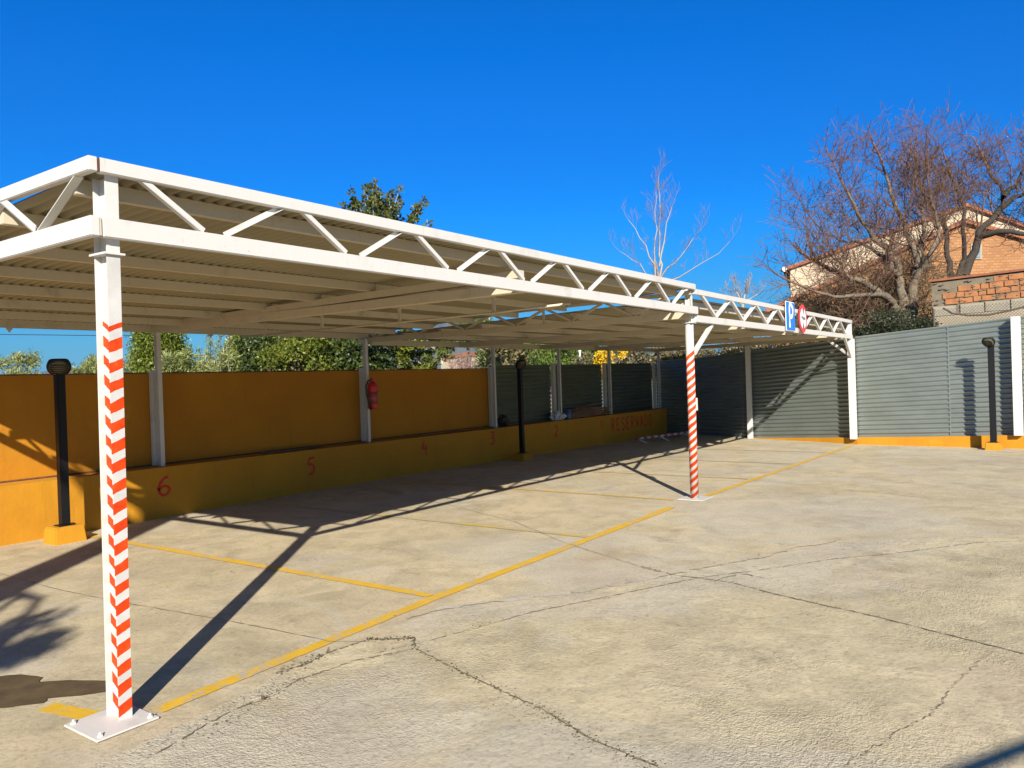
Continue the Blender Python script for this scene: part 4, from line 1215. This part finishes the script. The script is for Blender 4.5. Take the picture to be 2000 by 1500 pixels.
for px0, px1, py0, D_, n, lab, seed in [(-20, 72, 700, 16, 2600, 'grey-green olive shrub at the far left edge above the panel wall', 5), (132, 200, 704, 16, 2600, 'grey-green olive shrub just right of the first black lamp', 6),
                                    (200, 262, 712, 16, 900, 'low olive shrub hidden behind the nearest striped post', 8)]:
    c, R = blobs(px0, px1, py0, 745, D_, 14, .16, .4, seed)
    c2, R2 = blobs(px0 + 15, px1 - 15, py0 - 8, py0 + 15, D_, 5, .10, .3, seed + 50)
    plant('olive_shrub', lab, 'shrub', c + c2, R + R2, n, .085, M['olive'], D_, (px0 + px1) / 2, G1, 4.5, .5, tr=.03, shell=.1)
c, R = blobs(318, 450, 704, 742, 16, 22, .20, .5, 15)
c2, R2 = blobs(325, 445, 684, 715, 16, 10, .11, .4, 16)
plant('olive_shrub', 'long feathery pale olive shrub below the gap of sky between the cypresses', 'shrub', c + c2, R + R2, 6500, .11, M['olive'], 16, 385, G1, 5, .6, tr=.03, shell=.1)
# upright thin shoots
t = tag(empty('young_poplar', at(425, 720, 14)), 'thin upright leafy shoots standing in the gap between the cypresses', 'shrub')
c = []; R = []
for (x, y0) in ((410, 655), (430, 645), (446, 640), (420, 672), (390, 685)):
    for k in range(7):
        c.append(at(x + random.uniform(-3, 3), y0 + k * 10, 14)); R.append((.05, .05, .09))
leaves_mesh('foliage', c, R, 900, .07, M['olive'], t, 4, 0, .1, .8)
w = MB()
for (x, y0) in ((410, 655), (430, 645), (446, 640), (420, 672), (390, 685)): w.tube([at(x, 780, 14), at(x + 1, y0 + 30, 14), at(x, y0, 14)], [.012, .008, .004], 5)
w.build('stems', M['bark'], t)
# mixed greens between the cypress and the magnolia
c, R = blobs(480, 600, 660, 735, 17.0, 24, .28, .7, 21)
plant('shrub', 'dark blue-green broad shrub just right of the second cypress', 'shrub', c, R, 7000, .09, M['darkleaf'], 16.5, 535, None, 2.0, 0)
c, R = blobs(520, 632, 655, 735, 15.2, 22, .21, .5, 22)
plant('shrub', 'yellow-green sunlit shrub over the middle orange panel', 'shrub', c, R, 6000, .075, M['yelleaf'], 15.2, 575, None, 2.2, .1)
c, R = blobs(610, 745, 640, 735, 15.5, 34, .28, .7, 23)
plant('broadleaf_tree', 'very dark dense evergreen behind the extinguisher post', 'tree', c, R, 13000, .09, M['darkleaf'], 15.5, 680, None, 2.0, 0)
c, R = blobs(560, 640, 635, 690, 15.8, 16, .24, .7, 24)
plant('shrub', 'mid-green leafy shrub touching the carport eave above the middle panel', 'shrub', c, R, 5500, .085, M['yelleaf'], 15.8, 600, None, 2.2, 0)

# magnolia: rosettes of big leaves on twigs
DM = 16.6
Mg = lambda x, y, d=0: at(x, y, DM + d)
bs = Mg(745, 700)
t = tag(empty('magnolia_tree', (bs.x, bs.y, 0)), 'tall magnolia whose leafy rosettes stick up above the near carport roof', 'tree')
w = MB(); c = []; R = []; rr = random.Random(44)
trunkTop = Mg(738, 520)
w.tube([(bs.x, bs.y, -.3), Mg(742, 640), Mg(740, 580), trunkTop, Mg(731, 440), Mg(728, 392)], [.13, .11, .09, .07, .035, .015], 8)
tips = [(687, 372), (692, 392), (703, 400), (716, 366), (731, 358), (722, 378), (735, 372), (741, 388), (725, 395), (712, 392), (733, 405), (745, 398), (718, 410), (738, 418), (752, 410), (760, 385), (781, 368), (782, 386), (784, 398), (770, 402), (774, 415),
        (762, 378), (669, 402), (686, 408), (698, 415), (712, 420), (742, 430), (760, 420), (770, 432), (782, 428), (748, 425), (728, 425), (812, 420), (817, 408), (829, 392), (808, 428), (838, 437), (800, 435), (825, 402), (690, 425), (700, 440), (720, 445), (745, 448), (770, 445), (790, 450),
        (735, 382), (744, 376), (728, 368), (755, 405), (765, 425)]
for (x, y) in tips:
    d_ = rr.uniform(-.6, .6); tip = Mg(x, y, d_)
    root = Mg(738 + (x - 738) * .35, max(y + 70, 470), d_ * .3)
    mid_ = root.lerp(tip, .55) + Vector((rr.gauss(0, .03), rr.gauss(0, .03), -.06))
    w.tube([Vector(trunkTop).lerp(root, .5), root, mid_, tip], [.02, .014, .009, .005], 4)
    for k in range(3):
        q = tip.lerp(mid_, k * .28); c.append(q); R.append((.055, .055, .06))
        if rr.random() < .12:
            c.append(q + Vector((rr.gauss(0, .09), rr.gauss(0, .09), rr.gauss(0, .04)))); R.append((.05, .05, .05))
for k in range(60):
    x = rr.uniform(725, 885); y = rr.uniform(655, 735) if x > 760 else rr.uniform(600, 730)
    if x > 860: y = rr.uniform(662, 700)
    q = Mg(x, y, rr.uniform(-.7, .7)); c.append(q); R.append((.10, .10, .09))
for k in range(80):
    q = Mg(rr.uniform(660, 850), rr.uniform(455, 650), rr.uniform(-.9, .9)); c.append(q); R.append((.12, .12, .12))
for (x, y) in ((800, 690), (850, 680), (870, 672), (830, 715), (780, 700)):
    w.tube([Mg(745, 660), Mg((745 + x) / 2, 690), Mg(x, y)], [.05, .03, .01], 5)
leaves_mesh('crown', c, R, 11500, .12, M['magnolia'], t, 2.3, 0, .1, .25)
w.build('trunk', M['barkpale'], t, smooth=True, fixn=False)
# sunlit lower leaves of a loquat beside it
c, R = blobs(745, 875, 665, 740, 16.4, 26, .15, .5, 29)
plant('loquat_tree', 'sunlit yellow-green leafy tree right of the extinguisher post', 'tree', c, R, 1900, .12, M['yelleaf'], 16.4, 835, None, 2.2, .1, tr=.03, shell=.1)

# farther vegetation
G2 = 'trees on the slope beyond the wall'
c, R = blobs(945, 985, 672, 735, 34, 22, .42, 1.2, 31)
plant('pine_tree', 'olive-green round tree at the left of the far rear posts', 'tree', c, R, 6000, .17, M['pine'], 34, 955, G2, 3, .2)
c, R = blobs(955, 1052, 660, 735, 30, 34, .50, 1.2, 32)
plant('dry_tree', 'brownish green tree behind the shaded metal fence, left of the second lamp', 'tree', c, R, 8000, .15, M['dryleaf'], 30, 1000, G2, 2.4, .2)
c, R = blobs(1035, 1115, 660, 735, 28, 30, .48, 1.2, 33)
plant('pine_tree', 'bright green conifer behind the shaded metal fence, right of the second lamp', 'tree', c, R, 8000, .15, M['pine'], 28, 1070, G2, 4, .4)
c, R = blobs(1120, 1172, 660, 735, 27, 20, .42, 1, 34)
plant('pine_tree', 'light green conifer beside the thin white pole', 'tree', c, R, 5000, .15, M['pine'], 27, 1150, G2, 4, .4)
c, R = blobs(1095, 1135, 668, 735, 33, 14, .5, 1, 35)
plant('cypress_tree', 'dark conifer between the two bright green conifers', 'tree', c, R, 4500, .16, M['darkleaf'], 33, 1112, G2, 3, .4)
c, R = blobs(1166, 1190, 684, 725, 22.9, 8, .16, .3, 36)
c2, R2 = blobs(1205, 1222, 684, 700, 22.9, 3, .12, .2, 37); c += c2; R += R2
plant('mimosa_tree', 'mimosa tree covered in yellow blossom behind the metal fence', 'tree', c, R, 2600, .08, M['mimosa'], 22.5, 1196, None, 1.5, 0, tr=.04, shell=.1)
c, R = blobs(1130, 1190, 697, 735, 23.5, 16, .2, .5, 38)
plant('shrub', 'pale dry shrub under the yellow mimosa', 'shrub', c, R, 2600, .09, M['ivy'], 23.5, 1160, None, 1.8)
c, R = blobs(1190, 1345, 668, 735, 24.2, 44, .30, .7, 39)
plant('hedge', 'dark brown leafy hedge behind the corner of the two metal fences', 'hedge', c, R, 9500, .095, M['ivy'], 24.2, 1265, None, 1.8)
# undulating wild hedge at the very top seen through trusses
for (x, y, D_, mname, lab) in ((925, 630, 40, 'pine', 'tall pine seen through the boundary truss'),):
    c, R = blobs(x - 26, x + 34, y, y + 22, D_, 14, .55, 1.2, 41)
    plant('pine_tree', 'tall umbrella pine whose crown shows through the boundary truss', 'tree', c, R, 4500, .2, M['pine'], D_, x - 10, G2, 4, .2, tr=.09)
w = MB(); b0 = at(1133, 700, 24); w.tube([(b0.x, b0.y, -.3), (b0.x, b0.y, at(1133, 686, 24).z)], .03, 8)
w.tube([(b0.x, b0.y, at(1133, 686, 24).z), (b0.x, b0.y, at(1133, 683, 24).z)], .045, 8)
tag(w.build('white_pole', M['signwhite'], None), 'thin white pole standing among the conifers behind the metal fence', 'pole')
# reddish bare shrubs near the gap to the hills
t = tag(empty('bare_shrub', (at(915, 700, 40).x, at(915, 700, 40).y, 0)), 'reddish bare shrub below the distant mountain', 'shrub'); segs = []; rr = random.Random(9)
for k in range(36):
    grow(segs, at(rr.uniform(872, 960), 735 - rr.random() * 8, 40 + rr.uniform(-1, 1)), Vector((rr.gauss(0, .5), rr.gauss(0, .5), 1)), rr.uniform(.4, .8), .02, 1, rr, .3, .6, (4, 4, 3), .3, .012, .6)
segs_mesh(segs, 'twigs', simple('pink_twig', (.38, .24, .20), .9, 0, .4, 3), t)
# far small houses on the slope
rr = random.Random(19)
for k, (x, y, D_, w_, lab) in enumerate([(905, 702, 260, 9, 'small far pale house just right of the magnolia leaves'), (925, 699, 240, 8, 'small far pale house below the distant mountain summit'), (886, 707, 300, 8, 'lowest small far house above the orange wall')]):
    b0 = at(x, y + 9, D_); hz = at(x, y - 2, D_).z; t = tag(empty('house', (b0.x, b0.y, 0)), lab, 'house', 'far houses on the hillside')
    w = MB(); w.box(b0.x - w_ / 2, b0.x + w_ / 2, b0.y - 3, b0.y + 3, -2, hz); w.build('wall', M['palewall'], t)
    w = MB(); w.prism([(b0.x - w_ / 2 - .4, b0.y - 3.4, hz), (b0.x - w_ / 2 - .4, b0.y + 3.4, hz), (b0.x - w_ / 2 - .4, b0.y, hz + 1.5)], (w_ + .8, 0, 0)); w.build('roof', M['terracotta'], t)
# power cable beyond the wall
w = MB(); w.tube([at(-100, 652, 26), at(240, 656, 25), at(372, 645, 24), at(470, 634, 23), at(700, 600, 22)], .012, 5)
tag(w.build('overhead_cable', M['rubber'], None), 'thin black cable crossing the sky behind the cypresses', 'cable')

# ------------------------------------------------------------------ buildings to the right
def gable(name, label, outline, D_, depth, wallm, roofm, parts=None):
    """outline: pixels of the gable front from left eave over apex to right eave"""
    L_, Ap, R_2 = [at(x, y, D_) for x, y in outline]
    t = tag(empty(name, (Ap.x, Ap.y, 0)), label, 'house')
    back = Vector((FW.x * .93 + RT.x * .37, FW.y * .93 + RT.y * .37, 0)).normalized() * depth
    poly = [Vector((L_.x, L_.y, -.3)), L_, Ap, R_2, Vector((R_2.x, R_2.y, -.3))]
    w = MB(); w.prism(poly, back); o = w.build('wall', wallm, t)
    uv = o.data.uv_layers.new(name='UVMap'); fx = (R_2 - L_); fx.z = 0; fx.normalize()
    for lp in o.data.loops:
        co = o.data.vertices[lp.vertex_index].co; q = co - L_
        uv.data[lp.index].uv = (q.dot(fx) + q.dot(back.normalized()) * 1.0, co.z)
    out_ = -back.normalized() * .22; th = Vector((0, 0, .16))
    w = MB()
    ov = .35
    for a, c in ((L_, Ap), (R_2, Ap)):
        d = (c - a).normalized(); a2 = a - d * ov
        w.add([a2 + out_, c + out_, c + back, a2 + back, a2 + out_ + th, c + out_ + th, c + back + th, a2 + back + th],
              [(0,1,2,3),(7,6,5,4),(0,4,5,1),(1,5,6,2),(2,6,7,3),(3,7,4,0)])
    w.build('roof', roofm, t, fixn=True)
    return t, L_, Ap, R_2, fx
h1, L_, Ap, R2, fx = gable('house', 'big beige rendered house behind the bare trees, with a thin tiled eave', [(1543, 526), (1888, 404), (2150, 500)], 38, 9, M['beige'], M['terracotta'])
w = MB(); w.tube([L_ + Vector((0, 0, -.02)) - fx * .38, L_ + Vector((0, 0, -.02)) - fx * .38 - Vector((FW.x, FW.y, 0)) * .3], .12, 8); w.build('gutter_end', M['signwhite'], h1)
h2, L_, Ap, R2, fx = gable('house', 'orange brick house with a low dark red gable edge', [(1510, 606), (1884, 436), (2150, 512)], 31, 6, M['brick'], M['terracotta'])
def quad_at(px0, py0, px1, py1, D_, th):
    a = at(px0, py1, D_); b_ = at(px1, py1, D_); c_ = at(px1, py0, D_); d_ = at(px0, py0, D_)
    q = MB(); q.prism([a, b_, c_, d_], Vector((FW.x, FW.y, 0)) * th); return q
f = quad_at(1896, 476, 1918, 506, 30.96, .3).build('window', M['block'], h2); quad_at(1899, 479, 1915, 503, 30.93, .03).build('pane', M['glass'], f)
# pale coping patches under the brick gable's ridge
# garden wall of rough brick and block
GW0 = at(1822, 640, 17.9); dirw = Vector((-.084, -.9965, 0)).normalized(); nrm = Vector((-dirw.y, dirw.x, 0))
if nrm.dot(CP - GW0) < 0: nrm = -nrm
gw = tag(empty('brick_wall', (GW0.x, GW0.y, 0)), 'rough garden wall of orange hollow bricks over grey blocks, above the end fence', 'wall')
def zpx(x, y, D_=17.9): return at(x, y, D_).z
zt0 = zpx(1822, 551); LW_ = 5.0; tilt = .030
def gwp(s, z, o_=0): return Vector((GW0.x, GW0.y, 0)) + dirw * s + Vector((0, 0, z)) + nrm * o_
w = MB(); w.prism([gwp(0, 0), gwp(LW_, 0), gwp(LW_, zt0 - .02 + LW_ * tilt), gwp(0, zt0 - .02)], -nrm * .25); w.build('core', M['mortar'], gw)
w = MB(); w.prism([gwp(-.05, zt0, .05), gwp(LW_, zt0 + LW_ * tilt, .05), gwp(LW_, zt0 + .05 + LW_ * tilt, .05), gwp(-.05, zt0 + .05, .05)], -nrm * .35); w.build('coping', M['terracotta'], gw)
rr = random.Random(8)
wb = MB(); wr = MB(); wp = MB()
for row in range(4):
    z0 = zt0 - .015 - .135 * (row + 1) ; s = rr.uniform(-.1, 0)
    while s < LW_ - .3:
        L = rr.choice([.28, .29, .27, .28, .16])
        o_ = rr.uniform(.010, .035); h_ = .122 + rr.uniform(-.010, .006); zz = z0 + s * tilt + rr.uniform(-.006, .006)
        if (row > 0 or s > 1.0) and rr.random() > .05 and s > 0:
            wb.prism([gwp(s + .012, zz, o_), gwp(s + L - .006, zz + rr.uniform(-.004, .004), o_), gwp(s + L - .006, zz + h_, o_), gwp(s + .012, zz + h_, o_)], -nrm * .05)
        s += L + rr.uniform(.0, .008)
s = 0.02; z0 = zt0 - .015 - .135 * 4 - .245
while s < LW_ - .5:
    wr.prism([gwp(s, z0 + s * tilt, .03), gwp(s + .46, z0 + s * tilt, .03), gwp(s + .46, z0 + s * tilt + .22, .03), gwp(s, z0 + s * tilt + .22, .03)], -nrm * .06); s += .48 + (.07 if s < .3 else .008)
for k in range(160):
    s = rr.uniform(0, LW_); z0 = zt0 - .05 - rr.random() * .50 + s * tilt; q = rr.uniform(.015, .05)
    wp.prism([gwp(s - q, z0, .036), gwp(s, z0 - q * .3, .036), gwp(s + q * 1.3, z0 + .003, .036), gwp(s + q * .2, z0 + q * .35, .036)], -nrm * .03)
wb.build('brick_courses', M['hollow'], gw, bevel=.004); wr.build('block_course', M['block'], gw, bevel=.006); wp.build('mortar_smears', M['mortar'], gw)
w = MB(); w.prism([gwp(0.02, .3, .015), gwp(LW_, .3, .015), gwp(LW_, z0 * 0 + zt0 - .81 + LW_ * tilt, .015), gwp(.02, zt0 - .81, .015)], -nrm * .02); w.build('rendered_base', M['palewall'], gw)
# chain link and sagging hose just behind the end fence
cl = tag(empty('chain_link_fence', (16.9, -1.7, 2.3)), 'rusty chain-link mesh between the corrugated fence top and the brick wall', 'fence')
w = MB(); x_, y0_, y1_ = 16.95, -1.62, -5.5; zlo, zhi = 2.2, 3.0
zt_f = lambda y: 2.78 + (-1.62 - y) * .045
step = .062; H_ = .72
k = 0; y = y0_ + H_
while y > y1_ - H_:
    for sgn in (1, -1):
        pts_ = []
        for s in range(13):
            yy = y - sgn * 0 + (sgn * (s / 12 * H_)) - (H_ if sgn > 0 else 0); zz = zt_f(yy) - H_ + s / 12 * H_
            if y1_ < yy < y0_: pts_.append((x_ + (0.004 if sgn > 0 else -.004), yy, zz))
        if len(pts_) > 1: w.tube([pts_[0], pts_[-1]], .0045, 3, caps=False)
    y -= step
w.build('mesh_wires', M['wire'], cl, fixn=False)
w = MB(); w.tube([(x_, -1.64, .0), (x_, -1.64, 2.80)], .02, 8); w.build('fence_post', M['wire'], cl)
w = MB(); w.tube([at(1842, 602, 17.0), at(1860, 612, 16.9), at(1890, 616, 16.7), at(1930, 615, 16.5), at(1970, 607, 16.3), at(2010, 597, 16.1), at(2080, 575, 15.9)], .022, 8)
tag(w.build('sagging_hose', M['hose'], None, smooth=True), 'dark brown hose sagging in front of the brick wall above the fence', 'hose')

# ------------------------------------------------------------------ things beside and behind the camera that throw shadows into view
sh = -Vector((SUNV.x, SUNV.y, 0)).normalized()          # direction shadows fall
tp = Vector((.78, 3.30, 0)) - sh * 7.6
t = tag(empty('tree', tp), 'tall pollarded tree standing outside the lot, behind and left of the camera', 'tree')
w = MB(); w.tube([tp + Vector((0, 0, -.1)), tp + Vector((.02, .01, 2.2)), tp + Vector((-.03, .03, 4.2)), tp + Vector((.03, 0, 6.0)), tp + Vector((0, 0, 6.5))], [.27, .24, .21, .19, .17], 12)
rr = random.Random(6)
for k in range(4):
    a = rr.uniform(0, 6.28); z = rr.uniform(5.2, 5.9)
    w.tube([tp + Vector((0, 0, z)), tp + Vector((cos(a) * .7, sin(a) * .7, z + .6)), tp + Vector((cos(a) * 1.3, sin(a) * 1.3, z + 1.5))], [.09, .06, .03], 6)
c = [tp + Vector((rr.gauss(0, .35), rr.gauss(0, .35), 6.6 + rr.gauss(0, .2))) for _ in range(5)]
R = [(.22, .22, .2)] * 5
for (q, n_, sg_) in ((Vector((.05, 2.15, 0)), 7, .16), (Vector((.10, 1.60, 0)), 6, .12)):
    bp = q + SUNV * (4.6 / SUNV.z)
    w.tube([tp + Vector((0, 0, 4.0)), (tp + Vector((0, 0, 4.5))).lerp(bp, .5), bp], [.05, .035, .02], 6)
    for k in range(n_):
        c.append(bp + Vector((rr.gauss(0, sg_), rr.gauss(0, sg_), rr.gauss(0, .10)))); R.append((.16, .16, .12))
w.build('trunk', M['bark'], t, smooth=True)
leaves_mesh('crown', c, R, 1500, .13, M['darkleaf'], t, 2, 0, .3)
# unseen frame added behind the camera to cast the corner beam shadow
gt = tag(empty('shadow_frame', (-2.6, -6.8, 0)), 'unseen steel beam frame added behind the camera to cast a shadow', 'shadow frame')
hb = 2.3; k = hb / SUNV.z; offv = Vector((SUNV.x, SUNV.y, SUNV.z)) * k
qa = Vector((1.58, -3.44, 0)); qb = Vector((1.98, -3.66, 0)); dd = (qb - qa).normalized()
p1 = qa - dd * .12 + offv; p2 = qb + dd * 2.2 + offv
w = MB(); w.bar(p1, p2, .035, .035); w.build('beam', M['white'], gt)
w = MB(); w.bar((p1.x, p1.y, 0), (p1.x, p1.y, hb - .05), .07, .07, (1, 0, 0)); w.build('post', M['white'], gt)
w = MB(); w.bar((p2.x, p2.y, 0), (p2.x, p2.y, hb - .05), .07, .07, (1, 0, 0)); w.build('post', M['white'], gt)

# ------------------------------------------------------------------ air
hm = bpy.data.materials.new('haze_air'); hm.use_nodes = True; n_ = hm.node_tree
n_.nodes.remove(n_.nodes['Principled BSDF'])
pv = n_.nodes.new('ShaderNodeVolumePrincipled'); pv.inputs['Density'].default_value = .00010; pv.inputs['Color'].default_value = (.18, .42, 1, 1)
n_.links.new(pv.outputs[0], n_.nodes['Material Output'].inputs['Volume'])
w = MB(); w.box(-5300, 5300, -5300, 5300, -1.6, 150)
tag(w.build('haze', hm), kind='stuff')
